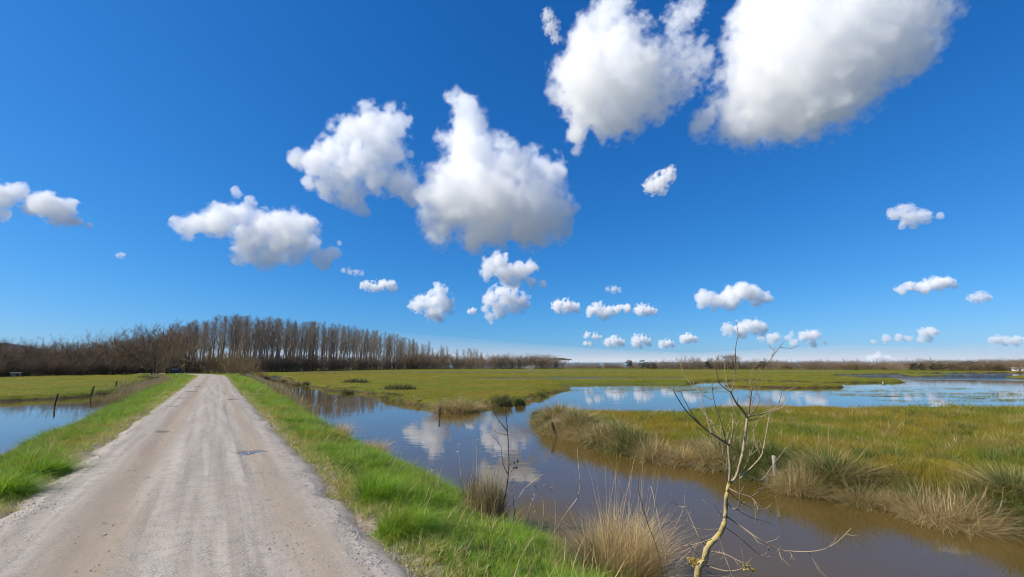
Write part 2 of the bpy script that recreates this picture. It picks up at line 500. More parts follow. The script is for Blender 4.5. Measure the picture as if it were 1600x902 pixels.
def build_ground():
    half = math.radians(62)
    ang = np.concatenate([np.linspace(-half, half, 420), np.linspace(half, 2 * math.pi - half, 72)[1:-1]])
    nr = 430
    rad = 0.7 * (5200 / 0.7) ** (np.linspace(0, 1, nr) ** 0.93)
    A, Rr = np.meshgrid(ang, rad)
    X, Y = Rr * np.sin(A), Rr * np.cos(A)
    P = np.stack([X.ravel(), Y.ravel()], 1)
    z, d, embm, em = terrain(P)
    s_, t_ = xy_st(P)
    ta = t_ - bend(s_)
    rim = np.where(ta > 0, ta - np.interp(s_, [-20, 20, 75, 150, 190], [1.50, 1.58, 1.87, 2.2, 2.2]), -ta - np.interp(s_, [-20, 20, 75, 150, 190], [1.88, 1.98, 2.5, 3.0, 3.0]))
    rim = np.clip(rim, -1, 3)
    na = len(ang)
    V = np.concatenate([np.column_stack([P, z]), [[0, 0, -0.07]]])
    i = np.arange(nr - 1)[:, None] * na + np.arange(na)[None, :]
    j = np.arange(nr - 1)[:, None] * na + (np.arange(na)[None, :] + 1) % na
    Q = np.stack([i, i + na, j + na, j], -1).reshape(-1, 4)
    c = len(V) - 1
    T = np.stack([np.full(na, c), np.arange(na), (np.arange(na) + 1) % na], 1)
    me = mesh_np('ground', V, T, Q, smooth=True)
    for nm, val in (('verge', embm.astype(float)), ('shore', d), ('flood', em), ('rim', rim)):
        at = me.attributes.new(nm, 'FLOAT', 'POINT')
        at.data.foreach_set('value', np.concatenate([val, [1.0]]).astype(np.float32))
    t = NT('meadow_ground')
    p = t.pos()
    big = t.noise(p, 0.035, 4, 0.6)
    mid = t.noise(p, 0.35, 5, 0.65)
    fine = t.noise(p, 9.0, 5, 0.7)
    str_ = t.n('ShaderNodeMapping', i_Vector=p, i_Scale=(0.010, 0.06, 0.05), i_Rotation=(0, 0, 0.25)).outputs[0]
    band = t.noise(str_, 1.0, 4, 0.6)
    field = t.mix(t.smooth(band, 0.36, 0.55), (0.150, 0.125, 0.011), (0.105, 0.138, 0.010))
    field = t.mix(t.smooth(big, 0.45, 0.7), field, (0.165, 0.125, 0.015))
    field = t.mix(t.math('MULTIPLY', t.smooth(mid, 0.5, 0.75), 0.5), field, (0.080, 0.090, 0.010))
    verge = t.mix(t.smooth(mid, 0.38, 0.62), (0.080, 0.140, 0.014), (0.125, 0.130, 0.024))
    rim = t.smooth(t.math('ADD', t.attr('rim').outputs['Fac'], t.math('MULTIPLY_ADD', t.noise(p, 3.0, 5, 0.65), 0.7, -0.35)), 0.06, 0.34)
    verge = t.mix(rim, t.mix(fine, (0.175, 0.130, 0.078), (0.380, 0.320, 0.250)), verge)
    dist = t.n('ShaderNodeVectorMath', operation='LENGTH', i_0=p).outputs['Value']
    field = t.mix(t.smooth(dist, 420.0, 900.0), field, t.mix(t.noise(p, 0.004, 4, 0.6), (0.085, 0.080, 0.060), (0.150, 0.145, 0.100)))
    col = t.mix(t.attr('verge').outputs['Fac'], field, verge)
    mud = t.mix(fine, (0.035, 0.026, 0.016), (0.085, 0.062, 0.036))
    sh = t.smooth(t.math('ADD', t.attr('shore').outputs['Fac'], t.math('MULTIPLY_ADD', mid, 0.5, -0.25)), 0.02, 0.35)
    col = t.mix(sh, mud, col)
    col = t.mix(t.math('MULTIPLY', t.smooth(t.attr('flood').outputs['Fac'], 0.2, 0.9), 0.7), col, (0.085, 0.085, 0.026))
    col = t.mix(0.35, col, t.mix(fine, (0.0, 0.0, 0.0), (1, 1, 1)), 'OVERLAY')
    bp = t.bump(t.math('ADD', t.math('MULTIPLY', fine, 0.5), t.noise(p, 2.2, 5, 0.6)), 0.9, 0.12)
    t.bsdf(col, 0.95, 0.1, bp)
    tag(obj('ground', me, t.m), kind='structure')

def build_water():
    na, ns = 96, 40
    rad = np.geomspace(1.0, 6000, ns)
    ang = np.linspace(0, 2 * math.pi, na, endpoint=False)
    Rr, A = np.meshgrid(rad, ang, indexing='ij')
    V = np.column_stack([(Rr * np.sin(A)).ravel(), (Rr * np.cos(A)).ravel(), np.full(Rr.size, WL)])
    V = np.concatenate([V, [[0, 0, WL]]])
    i = np.arange(ns - 1)[:, None] * na + np.arange(na)[None, :]
    j = np.arange(ns - 1)[:, None] * na + (np.arange(na)[None, :] + 1) % na
    Q = np.stack([i, i + na, j + na, j], -1).reshape(-1, 4)
    T = np.stack([np.full(na, len(V) - 1), np.arange(na), (np.arange(na) + 1) % na], 1)
    me = mesh_np('water', V, T, Q, smooth=True)
    t = NT('marsh_water')
    p = t.pos()
    # open water beyond the flooded meadow is ruffled by wind, the ditch lies still
    sep = t.n('ShaderNodeSeparateXYZ', i_0=p)
    far = t.smooth(t.math('ADD', sep.outputs[1], t.math('MULTIPLY', t.noise(p, 0.02, 3, 0.6), 40.0)), 105.0, 135.0)
    lake = t.smooth(t.math('ADD', sep.outputs[0], sep.outputs[1]), 38.0, 60.0)
    m1 = t.n('ShaderNodeMapping', i_Vector=p, i_Scale=(1.0, 2.2, 1.0), i_Rotation=(0, 0, 0.5)).outputs[0]
    calm = t.math('MULTIPLY', t.noise(m1, 1.1, 2, 0.4), 0.0022)
    patch = t.smooth(t.noise(p, 0.33, 2, 0.5), 0.48, 0.68)
    calm2 = t.math('MULTIPLY', t.math('MULTIPLY', t.noise(m1, 7.0, 3, 0.55), 0.0007), patch)
    ruff = t.math('MULTIPLY', t.noise(m1, 2.4, 4, 0.6), t.math('MULTIPLY_ADD', far, 0.30, 0.0))
    h = t.math('ADD', t.math('ADD', calm, calm2), ruff)
    silt = t.noise(p, 0.5, 4, 0.6)
    col = t.mix(silt, (0.086, 0.057, 0.016), (0.106, 0.072, 0.023))
    col = t.mix(lake, col, (0.024, 0.028, 0.020))
    bp = t.bump(h, 1.0, 1.0)
    nd = t.bsdf(col, 0.015, 0.5, bp)
    nd.inputs['IOR'].default_value = 1.35
    tag(obj('water', me, t.m), kind='structure')

POT = [(275, 635, 0.34), (288, 622, 0.32), (256, 674, 0.16), (365, 624, 0.36), (311, 604, 0.5), (318, 600, 0.4), (322, 590, 0.5), (300, 612, 0.36), (335, 594, .4)]
PUDDLE = (398, 706, 0.34)
def build_road():
    s = np.concatenate([np.linspace(-12, 2.5, 30)[:-1], 2.5 + (152 - 2.5) * np.linspace(0, 1, 620) ** 2.6])
    nt = 74
    tt = np.linspace(-1, 1, nt)
    S, T = np.meshgrid(s, tt, indexing='ij')
    wl = np.interp(S, [-20, 20, 75, 150, 190], [1.98, 2.08, 2.62, 3.15, 3.2]) + fbm(S * 1.5, S * 0 + 3, 5, 61) * 0.20
    wr = np.interp(S, [-20, 20, 75, 150, 190], [1.58, 1.66, 1.95, 2.30, 2.3]) + fbm(S * 1.5, S * 0 + 9, 5, 62) * 0.20
    TT = np.where(T < 0, T * wl, T * wr)
    Z = 0.022 - 0.010 * T * T * 2 - 0.085 * sstep(np.abs(T), 0.80, 1.0)
    for tc, w, dp in ((-0.88, 0.20, 0.020), (0.62, 0.17, 0.016)):
        Z -= dp * np.exp(-((TT - tc - 0.08 * np.sin(S * 0.23)) / w) ** 2)
    Z += 0.006 * fbm(S * 2.2, TT * 5.0, 4, 63) + 0.004 * fbm(S * 9.0, TT * 9.0, 3, 64)
    wet = np.zeros_like(Z)
    for (u, v, rad) in POT + [PUDDLE]:
        g = ground(u, v, 0)
        gs, gt = g.x * RSX + g.y * RSY, g.x * RTX + g.y * RTY
        k = 1.9 if rad != PUDDLE[2] else 0.75
        q = np.sqrt(((S - gs) / (rad * k)) ** 2 + ((TT - gt) / (rad * 1.15)) ** 2) + 0.35 * fbm(S * 2.5, TT * 3.0, 3, 65)
        m = 1 - sstep(q, 0.45, 1.0)
        Z -= 0.045 * m
        wet = np.maximum(wet, m)
    TT = TT + bend(S)
    X, Y = S * RSX + TT * RTX, S * RSY + TT * RTY
    V = np.column_stack([X.ravel(), Y.ravel(), Z.ravel()])
    ns = len(s)
    i = (np.arange(ns - 1)[:, None] * nt + np.arange(nt - 1)[None, :]).ravel()
    Q = np.stack([i, i + nt, i + nt + 1, i + 1], 1)[:, ::-1]
    me = mesh_np('track', V, None, Q, smooth=True)
    for nm, val in (('across', TT - bend(S)), ('along', S), ('wet', wet), ('edge', T)):
        me.attributes.new(nm, 'FLOAT', 'POINT').data.foreach_set('value', val.ravel().astype(np.float32))
    t = NT('gravel_track')
    p = t.pos()
    ac, al, we, ed = (t.attr(k).outputs['Fac'] for k in ('across', 'along', 'wet', 'edge'))
    vec = t.n('ShaderNodeCombineXYZ', i_0=t.math('MULTIPLY', ac, 5.0), i_1=t.math('MULTIPLY', al, 0.16), i_2=0.0).outputs[0]
    streak = t.noise(vec, 1.0, 6, 0.62)
    vec2 = t.n('ShaderNodeCombineXYZ', i_0=t.math('MULTIPLY', ac, 1.3), i_1=t.math('MULTIPLY', al, 0.25), i_2=4.0).outputs[0]
    blot = t.noise(vec2, 1.0, 5, 0.6)
    fine = t.noise(p, 55.0, 5, 0.75)
    mid = t.noise(p, 6.0, 5, 0.65)
    grey = t.mix(t.smooth(streak, 0.30, 0.70), (0.268, 0.231, 0.194), (0.432, 0.380, 0.326))
    # tan, rolled wheel tracks: bare earth where the tyres run
    wob = t.math('MULTIPLY', t.math('SUBTRACT', t.noise(t.n('ShaderNodeCombineXYZ', i_0=0.0, i_1=t.math('MULTIPLY', al, 0.12), i_2=2.0).outputs[0], 1.0, 2, 0.5), 0.5), 0.55)
    a2 = t.math('ADD', ac, wob)
    def lane(c, w0, w1):
        return t.smooth(t.math('ABSOLUTE', t.math('SUBTRACT', a2, c)), w0, w1, 1.0, 0.0)
    tr = t.math('ADD', t.math('MULTIPLY', lane(-0.92, 0.06, 0.46), 0.72), t.math('MULTIPLY', lane(0.84, 0.03, 0.34), 0.62), clamp=True)
    tr = t.math('MULTIPLY', tr, t.smooth(streak, 0.22, 0.55))
    tr = t.math('ADD', tr, t.math('MULTIPLY', t.smooth(blot, 0.50, 0.75), 0.35), clamp=True)
    pale = t.math('MULTIPLY', t.math('ADD', lane(0.45, 0.01, 0.13), t.math('MULTIPLY', lane(-0.38, 0.01, 0.16), 0.7), clamp=True), t.smooth(streak, 0.35, 0.60))
    grey = t.mix(t.math('MULTIPLY', pale, 0.45), grey, (0.470, 0.410, 0.350))
    col = t.mix(tr, grey, (0.258, 0.197, 0.140))
    stone = t.n('ShaderNodeTexVoronoi', i_Vector=p, i_Scale=58.0, i_Randomness=1.0)
    bright = t.smooth(t.n('ShaderNodeSeparateColor', i_0=stone.outputs['Color']).outputs[0], 0.72, 1.0)
    loose = t.math('MULTIPLY', t.math('SUBTRACT', 1.0, tr, clamp=True), t.smooth(mid, 0.35, 0.65))
    col = t.mix(t.math('MULTIPLY', t.math('MULTIPLY', bright, loose), 0.6), col, (0.56, 0.47, 0.41))
    col = t.mix(t.math('MULTIPLY', t.smooth(stone.outputs['Distance'], 0.35, 0.62), t.math('MULTIPLY', loose, 0.5)), col, (0.10, 0.13, 0.115))
    col = t.mix(0.55, col, t.mix(fine, (0.12, 0.12, 0.12), (0.88, 0.88, 0.88)), 'OVERLAY')
    earth = t.smooth(t.math('ADD', t.math('ABSOLUTE', ed), t.math('MULTIPLY_ADD', mid, 0.3, -0.15)), 0.84, 1.02)
    col = t.mix(t.math('MULTIPLY', earth, 0.8), col, (0.20, 0.155, 0.095))
    col = t.mix(t.math('MULTIPLY', t.smooth(t.math('ADD', we, t.math('MULTIPLY_ADD', mid, 0.5, -0.25)), 0.15, 0.8), 0.85), col, (0.098, 0.077, 0.060))
    ro = t.smooth(we, 0.5, 0.95, 0.92, 0.30)
    hgt = t.math('ADD', t.math('MULTIPLY', stone.outputs['Distance'], t.math('MULTIPLY_ADD', loose, -0.5, -0.12)), t.math('MULTIPLY', fine, 0.45))
    bp = t.bump(hgt, 0.45, 0.014)
    nd = t.bsdf(col, 0.9, 0.25, bp)
    t.l(ro, nd.inputs['Roughness'])
    tag(obj('road', me, t.m), kind='structure')
    # the puddle's own water
    g = ground(*PUDDLE[:2], 0)
    bm = bmesh.new()
    vs_ = []
    for k in range(40):
        a = k / 40 * 2 * math.pi
        q = 0.8 + 0.22 * math.sin(2 * a + 1) + 0.13 * math.sin(5 * a) + 0.06 * math.sin(9 * a + 2)
        x, y = st_xy(0.16 * q * math.sin(a), 0.34 * q * math.cos(a))
        vs_.append(bm.verts.new((x, y, 0)))
    f = bm.faces.new(vs_)
    bmesh.ops.recalc_face_normals(bm, faces=[f])
    me = bpy.data.meshes.new('puddle'); bm.to_mesh(me); bm.free()
    t = NT('puddle_water')
    t.bsdf((0.17, 0.145, 0.125), 0.06, 0.5)
    o = obj('puddle', me, t.m, loc=(g.x, g.y, -0.012))
    tag(o, kind='structure')

def build_hill():
    P = [at_range(-260 + 30 * k, 534.2 + 1.2 * math.sin(k * 0.7) + max(0, k - 9) * 5.0 + max(0, 5 - k) * 1.2, 1500) for k in range(24)]
    V, Q = [], []
    for k, p in enumerate(P):
        for j, (dz, out) in enumerate(((0.0, -420), (0.55, -170), (0.92, -40), (1.0, 60), (0.6, 320), (0.0, 600))):
            q = 1 + out / 1500
            V.append((p.x * q, p.y * q, max(-1.2, -1.2 + (p.z + 1.2) * dz)))
    n = 6
    for k in range(len(P) - 1):
        for j in range(n - 1):
            a = k * n + j
            Q.append((a, a + n, a + n + 1, a + 1))
    me = mesh_np('hill', V, None, Q, smooth=True)
    t = NT('wooded_hill')
    p = t.pos()
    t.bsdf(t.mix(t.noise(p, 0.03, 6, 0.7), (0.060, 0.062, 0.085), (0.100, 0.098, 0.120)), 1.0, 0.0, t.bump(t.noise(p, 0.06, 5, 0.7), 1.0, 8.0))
    tag(obj('hill', me, t.m), kind='structure')

build_ground()
build_water()
build_road()
build_hill()
# ------------------------------------------------------------------ grass: blades, scattered as instances
def blade_set(n, h, spread, lean, curl, width, seed, segs=3, outward=0.5, dry=(0.0, 1.0), droop=0.0, wind=(0.0, 0.0)):
    """n blades as numpy arrays: verts, tris, quads, k (0 root .. 1 tip), var (one random per blade), dry."""
    g = np.random.default_rng(seed)
    rad = spread * np.sqrt(g.random(n))
    th = g.random(n) * 2 * np.pi
    bx, by = rad * np.cos(th), rad * np.sin(th)
    az = np.where(g.random(n) < outward, th + g.normal(0, 0.6, n), g.random(n) * 2 * np.pi)
    hh = g.uniform(h[0], h[1], n) * (1 - 0.35 * (rad / max(spread, 1e-6)) ** 2 * outward)
    ln = np.abs(g.normal(lean, lean * 0.5 + 0.03, n))
    cu = np.abs(g.normal(curl, curl * 0.6 + 0.03, n))
    w = width * g.uniform(0.65, 1.35, n)
    tw = az + np.pi / 2 + g.normal(0, 0.7, n)
    px, py = np.cos(tw), np.sin(tw)
    dx, dy = np.cos(az) + wind[0], np.sin(az) + wind[1]
    V, K = [], []
    for i in range(segs + 1):
        u = i / segs
        off = hh * (ln * u + cu * u * u)
        zz = hh * (u - (0.32 * cu + droop * cu) * u * u)
        ww = w * (1 - u ** 1.6) * 0.5
        cx, cyy = bx + dx * off, by + dy * off
        if i < segs:
            V.append(np.stack([cx - px * ww, cyy - py * ww, zz], 1)); V.append(np.stack([cx + px * ww, cyy + py * ww, zz], 1))
            K += [u, u]
        else:
            V.append(np.stack([cx, cyy, zz], 1)); K += [1.0]
    m = len(V)
    V = np.stack(V, 1).reshape(-1, 3)
    b = np.arange(n)[:, None] * m
    q = np.array([[2 * i, 2 * i + 1, 2 * i + 3, 2 * i + 2] for i in range(segs - 1)])
    Q = (b[:, :, None] + q[None]).reshape(-1, 4) if segs > 1 else np.zeros((0, 4), int)
    T = b + np.array([[2 * segs - 2, 2 * segs - 1, 2 * segs]])
    k = np.tile(np.array(K), n)
    var = np.repeat(g.random(n), m)
    dr = np.repeat(g.uniform(dry[0], dry[1], n), m)
    return V, T, Q, k, var, dr

def join_sets(sets):
    V, T, Q, k, v, d, off = [], [], [], [], [], [], 0
    for (a, b, c, e, f, g) in sets:
        V.append(a); T.append(b + off); Q.append(c + off); k.append(e); v.append(f); d.append(g)
        off += len(a)
    return [np.concatenate(x) for x in (V, T, Q, k, v, d)]

def blade_mesh(name, data, mat):
    V, T, Q, k, v, d = data
    me = mesh_np(name, V, T, Q, smooth=True)
    for nm, val in (('k', k), ('var', v), ('dry', d)):
        me.attributes.new(nm, 'FLOAT', 'POINT').data.foreach_set('value', np.asarray(val, np.float32))
    me.materials.append(mat)
    return me

def grass_material(name, lo, hi, straw, patch=(0.45, 0.62), patch_col=None, patch_scale=0.5, trans=0.38, spec=0.25, dark=None):
    t = NT(name)
    p = t.pos()
    k, var, dry = (t.attr(x).outputs['Fac'] for x in ('k', 'var', 'dry'))
    col = t.mix(var, lo, hi)
    if patch_col is not None:
        col = t.mix(t.smooth(t.noise(p, patch_scale, 4, 0.6), *patch), col, patch_col)
    if dark is not None:
        col = t.mix(t.smooth(t.noise(t.n('ShaderNodeVectorMath', operation='ADD', i_0=p, i_1=(31.0, 7.0, 0.0)).outputs[0], 1.5, 4, 0.62), 0.52, 0.66), col, dark)
    col = t.mix(t.smooth(dry, 0.45, 0.75), col, t.mix(var, straw, tuple(c * 0.62 for c in straw)))
    col = t.mix(1.0, col, (ALB, ALB, ALB), 'MULTIPLY')
    root = t.mix(t.smooth(k, 0.0, 0.35), tuple(c * 0.75 * ALB for c in straw), col)      # blades are pale and sheathed at the root
    nd = t.n('ShaderNodeBsdfPrincipled', i_Roughness=0.55)
    nd.inputs['Specular IOR Level'].default_value = spec
    t.l(t.mix(0.35, col, root), nd.inputs['Base Color'])
    tr = t.n('ShaderNodeBsdfTranslucent')
    t.l(t.mix(0.5, col, t.mix(1.0, col, (1.3, 1.25, 0.65), 'MULTIPLY')), tr.inputs['Color'])
    mx = t.n('ShaderNodeMixShader')
    mx.inputs[0].default_value = trans
    t.l(nd.outputs[0], mx.inputs[1]); t.l(tr.outputs[0], mx.inputs[2])
    t.l(mx.outputs[0], t.out.inputs['Surface'])
    return t.m

STRAW = (0.72, 0.53, 0.28)
M_LUSH = grass_material('lush_grass', (0.135, 0.290, 0.013), (0.275, 0.430, 0.035), STRAW, (0.50, 0.64), (0.310, 0.310, 0.045), 0.55, 0.45, 0.25, (0.055, 0.140, 0.012))
M_MEADOW = grass_material('meadow_grass', (0.275, 0.235, 0.018), (0.450, 0.330, 0.038), (0.50, 0.40, 0.17), (0.42, 0.58), (0.205, 0.250, 0.016), 0.16, 0.45, 0.25, (0.300, 0.240, 0.075))
M_WEED = grass_material('weed_leaves', (0.040, 0.110, 0.016), (0.080, 0.170, 0.026), (0.20, 0.16, 0.06), None, None, 1.0, 0.25)
M_SEDGE = grass_material('sedge', (0.075, 0.120, 0.020), (0.150, 0.190, 0.040), STRAW, None, None, 1.0, 0.30)
M_RUSH = grass_material('rush', (0.060, 0.090, 0.022), (0.135, 0.150, 0.045), (0.56, 0.42, 0.25), None, None, 1.0, 0.22)

def gn_group(coll):
    ng = bpy.data.node_groups.new('scatter', 'GeometryNodeTree')
    ng.interface.new_socket('Geometry', in_out='INPUT', socket_type='NodeSocketGeometry')
    ng.interface.new_socket('Geometry', in_out='OUTPUT', socket_type='NodeSocketGeometry')
    N, L = ng.nodes, ng.links
    gi, go = N.new('NodeGroupInput'), N.new('NodeGroupOutput')
    ci = N.new('GeometryNodeCollectionInfo')
    ci.inputs['Collection'].default_value = coll
    ci.inputs['Separate Children'].default_value = True
    ci.inputs['Reset Children'].default_value = True
    ip = N.new('GeometryNodeInstanceOnPoints')
    ip.inputs['Pick Instance'].default_value = True
    def named(nm, ty):
        a = N.new('GeometryNodeInputNamedAttribute')
        a.data_type = ty
        a.inputs['Name'].default_value = nm
        return a.outputs['Attribute']
    L.new(gi.outputs[0], ip.inputs['Points'])
    L.new(ci.outputs[0], ip.inputs['Instance'])
    L.new(named('pick', 'INT'), ip.inputs['Instance Index'])
    e2r = N.new('FunctionNodeEulerToRotation')
    L.new(named('turn', 'FLOAT_VECTOR'), e2r.inputs[0])
    L.new(e2r.outputs[0], ip.inputs['Rotation'])
    L.new(named('size', 'FLOAT_VECTOR'), ip.inputs['Scale'])
    L.new(ip.outputs[0], go.inputs[0])
    return ng

def scatter(name, meshes, pts, pick, yaw, size, label, cat, tilt=0.12):
    coll = bpy.data.collections.new(name + '_kinds')
    for i, me in enumerate(meshes):
        o = bpy.data.objects.new('%s_kind_%02d' % (name, i), me)
        coll.objects.link(o)
    n = len(pts)
    me = bpy.data.meshes.new(name)
    me.vertices.add(n)
    me.vertices.foreach_set('co', np.asarray(pts, np.float32).ravel())
    rot = np.column_stack([NR.normal(0, tilt, n), NR.normal(0, tilt, n), yaw]).astype(np.float32)
    me.attributes.new('pick', 'INT', 'POINT').data.foreach_set('value', np.asarray(pick, np.int32))
    me.attributes.new('turn', 'FLOAT_VECTOR', 'POINT').data.foreach_set('vector', rot.ravel())
    size = np.asarray(size, np.float32)
    if size.ndim == 1: size = np.column_stack([size, size, size])
    me.attributes.new('size', 'FLOAT_VECTOR', 'POINT').data.foreach_set('vector', np.ascontiguousarray(size, np.float32).ravel())
    o = bpy.data.objects.new(name, me)
    link(o)
    md = o.modifiers.new('scatter', 'NODES')
    md.node_group = gn_group(coll)
    tag(o, label, cat, kind='stuff')
    return o

def in_view(P, margin=0.06):
    a = np.abs(np.arctan2(P[:, 0], P[:, 1]))
    return a < math.atan(800 / F_PX) + margin

def build_grass():
    g = NR
    short = [blade_mesh('short_grass', blade_set(16, (0.05, 0.12), 0.055, 0.35, 0.5, 0.006, 100 + i, 2, 0.4, (0.0, 0.66)), M_LUSH) for i in range(5)]
    long_ = [blade_mesh('long_grass', blade_set(22, (0.12, 0.30), 0.07, 0.30, 0.75, 0.0062, 120 + i, 4, 0.6, (0.0, 0.66), 0.25, (0.35, 0.1)), M_LUSH) for i in range(4)]
    thin = [blade_mesh('dry_edge_grass', blade_set(12, (0.03, 0.10), 0.06, 0.5, 0.5, 0.005, 140 + i, 2, 0.3, (0.15, 0.85)), M_LUSH) for i in range(3)]
    weed = [blade_mesh('broad_leaf_weed', blade_set(13, (0.05, 0.11), 0.03, 0.9, 0.6, 0.030, 146 + i, 3, 0.9, (0.0, 0.3), 0.3), M_WEED) for i in range(2)]
    dead = [blade_mesh('dead_stem', blade_set(5, (0.20, 0.46), 0.06, 0.22, 0.25, 0.0055, 150 + i, 4, 0.3, (0.9, 1.0)), M_SEDGE) for i in range(2)]
    kinds = short + long_ + thin + weed + dead
    pts, pick, size = [], [], []
    for side, (t0, t1), bands in ((1, (1.28, 4.15), ((1.5, 7, 520), (7, 14, 330), (14, 30, 110), (30, 62, 34), (62, 150, 10))),
                                  (-1, (-5.6, -1.62), ((4, 10, 330), (10, 18, 210), (18, 34, 70), (34, 62, 26), (62, 150, 9)))):
        for (s0, s1, dens) in bands:
            k = float(np.interp((s0 + s1) / 2, [0, 16, 40, 80, 160], [1, 1, 1.22, 1.55, 1.75]))
            a0, a1 = (t0, 1.5 + (t1 - 1.5) * k) if side > 0 else (-1.9 + (t0 + 1.9) * k, t1)
            n = int((s1 - s0) * (a1 - a0) * dens)
            s = g.uniform(s0, s1, n); t = g.uniform(a0, a1, n)
            wid = np.interp(s, [-20, 20, 75, 150], [0, 0.08, 0.55, 1.0])
            if side < 0: t = np.where(t > -3, t - wid * np.clip((t + 3.0) / 1.3, 0, 1), t)
            t = t + bend(s)
            x, y = st_xy(s, t)
            P = np.column_stack([x, y])
            z, d, em_, _ = terrain(P)
            ta = np.abs(t - bend(s))
            edge = (1.62 if side > 0 else 2.02) + wid * (0.45 if side > 0 else 1.0)
            lng = fbm(s * 0.8, t * 0.9, 3, 71)
            keep = (z > WL - 0.02) & em_ & in_view(P) & (g.random(n) < np.clip((ta - edge + 0.32 + 0.30 * fbm(s * 1.3, t * 1.3, 3, 72)) / 0.5, 0, 1))
            inner = ta - edge
            pk = np.where(inner < 0.22 + 0.2 * g.random(n), 9 + g.integers(0, 3, n), np.where((lng + g.normal(0, 0.12, n) > 0.16) & (inner > 0.1), 5 + g.integers(0, 4, n), g.integers(0, 5, n)))
            rnd = g.random(n)
            wpat = fbm(s * 0.6, t * 0.6, 3, 75)
            pk = np.where((rnd < 0.035) & (wpat > 0.0) & (inner > 0.25), 12 + g.integers(0, 2, n), pk)
            pk = np.where((rnd > 0.984) & (inner > 0.3), 14 + g.integers(0, 2, n), pk)
            far = np.clip((s0 + s1) / 2 / 14, 1.0, 3.2)
            sc = g.uniform(0.75, 1.3, n) * np.where(pk < 5, 1.0 + 0.5 * np.clip(lng, -0.3, 1), 1.0)
            S3 = np.column_stack([sc * far, sc * far, sc * (1 + (far - 1) * 0.25)])
            pts.append(np.column_stack([P, z])[keep]); pick.append(pk[keep]); size.append(S3[keep])
    pts, pick, size = np.concatenate(pts), np.concatenate(pick), np.concatenate(size)
    scatter('verge_grass', kinds, pts, pick, g.random(len(pts)) * 6.283, size, 'lush green grass on both shoulders of the gravel track', 'grass')

    # meadows
    mead = [blade_mesh('meadow_grass', blade_set(24, (0.14, 0.30), 0.12, 0.22, 0.5, 0.0065, 160 + i, 3, 0.3, (0.0, 0.62), 0.1), M_MEADOW) for i in range(5)]
    wide = [blade_mesh('meadow_patch', blade_set(60, (0.12, 0.26), 0.5, 0.22, 0.45, 0.016, 170 + i, 2, 0.1, (0.0, 0.62)), M_MEADOW) for i in range(4)]
    clump = [blade_mesh('meadow_rush', blade_set(40, (0.28, 0.55), 0.10, 0.16, 0.35, 0.008, 180 + i, 4, 0.5, (0.0, 0.62), 0.1), M_SEDGE) for i in range(2)]
    straw_ = [blade_mesh('meadow_straw', blade_set(18, (0.25, 0.50), 0.12, 0.25, 0.45, 0.006, 184 + i, 4, 0.4, (0.75, 1.0), 0.2), M_SEDGE) for i in range(2)]
    kinds = mead + wide + clump + straw_
    pts, pick, size = [], [], []
    half = math.atan(800 / F_PX) + 0.05
    for (r0, r1, dens, w) in ((8, 13, 190, 0), (13, 19, 110, 0), (19, 28, 52, 0), (28, 45, 2.6, 1), (45, 80, 1.1, 1), (80, 150, 0.35, 1)):
        n = int(dens * half * (r1 * r1 - r0 * r0))
        a = g.uniform(-half, half, n); r = np.sqrt(g.uniform(r0 * r0, r1 * r1, n))
        P = np.column_stack([r * np.sin(a), r * np.cos(a)])
        z, d, emb_, em = terrain(P)
        s, t = xy_st(P)
        ok = (d > 0.1) & (~emb_) & ((em < 0.3) | (g.random(n) < 0.12)) & ((t > 5) | (t < -5)) & (z > WL)
        P, z, m = P[ok], z[ok], int(ok.sum())
        pk = g.integers(0, 5, m) if not w else 5 + g.integers(0, 4, m)
        if not w:
            cl = fbm(P[:, 0] * 0.8, P[:, 1] * 0.8, 3, 83)
            rnd = g.random(m)
            pk = np.where((cl > 0.30) & (rnd < 0.05), 9 + g.integers(0, 2, m), np.where((cl < -0.12) & (rnd > 0.955), 11 + g.integers(0, 2, m), pk))
        sc = g.uniform(0.7, 1.25, m) * (1 + 0.55 * fbm(P[:, 0] * 0.55, P[:, 1] * 0.55, 3, 81))
        k = {0: 1.0, 1: 1.0}[w] * (1.0 if r0 < 45 else (1.5 if r0 < 80 else 2.4))
        hz = np.where((P[:, 0] < 2) & (np.hypot(P[:, 0], P[:, 1]) < 90), 0.42, 0.9 if r0 < 45 else 0.6)
        pts.append(np.column_stack([P, z])); pick.append(pk); size.append(np.column_stack([sc * k, sc * k, sc * hz]))
    pts, pick, size = np.concatenate(pts), np.concatenate(pick), np.concatenate(size)
    scatter('meadow_grass', kinds, pts, pick, g.random(len(pts)) * 6.283, size, 'olive green grass of the wet meadows beyond the ditches', 'grass', 0.08)

    # thin blades standing in the flooded meadow
    em_k = [blade_mesh('flooded_grass', blade_set(14, (0.10, 0.24), 0.30, 0.25, 0.35, 0.010, 190 + i, 2, 0.1, (0.0, 0.7)), M_MEADOW) for i in range(4)]
    n = 26000
    a = g.uniform(-0.15, half, n); r = np.exp(g.uniform(math.log(24), math.log(120), n))
    P = np.column_stack([r * np.sin(a), r * np.cos(a)])
    z, d, emb_, em = terrain(P)
    dens = sstep(fbm(P[:, 0] * 0.16, P[:, 1] * 0.5, 4, 91), -0.12, 0.45)
    ok = (((em > 0.15) & (g.random(n) < dens)) | ((d < 0) & (d > -0.8) & (g.random(n) < 0.5) & (r > 24))) & ((P[:, 0] + P[:, 1]) > 30) & (~emb_)
    P = P[ok]
    pts = np.column_stack([P, np.full(len(P), WL - 0.02)])
    sc = g.uniform(0.6, 1.2, len(P)) * np.clip(np.hypot(P[:, 0], P[:, 1]) / 40, 0.9, 2.2)
    scatter('flooded_grass', em_k, pts, g.integers(0, 4, len(P)), g.random(len(P)) * 6.283, np.column_stack([sc, sc, sc * 0.55]), 'sparse grass standing in the shallow flooded meadow', 'grass', 0.05)

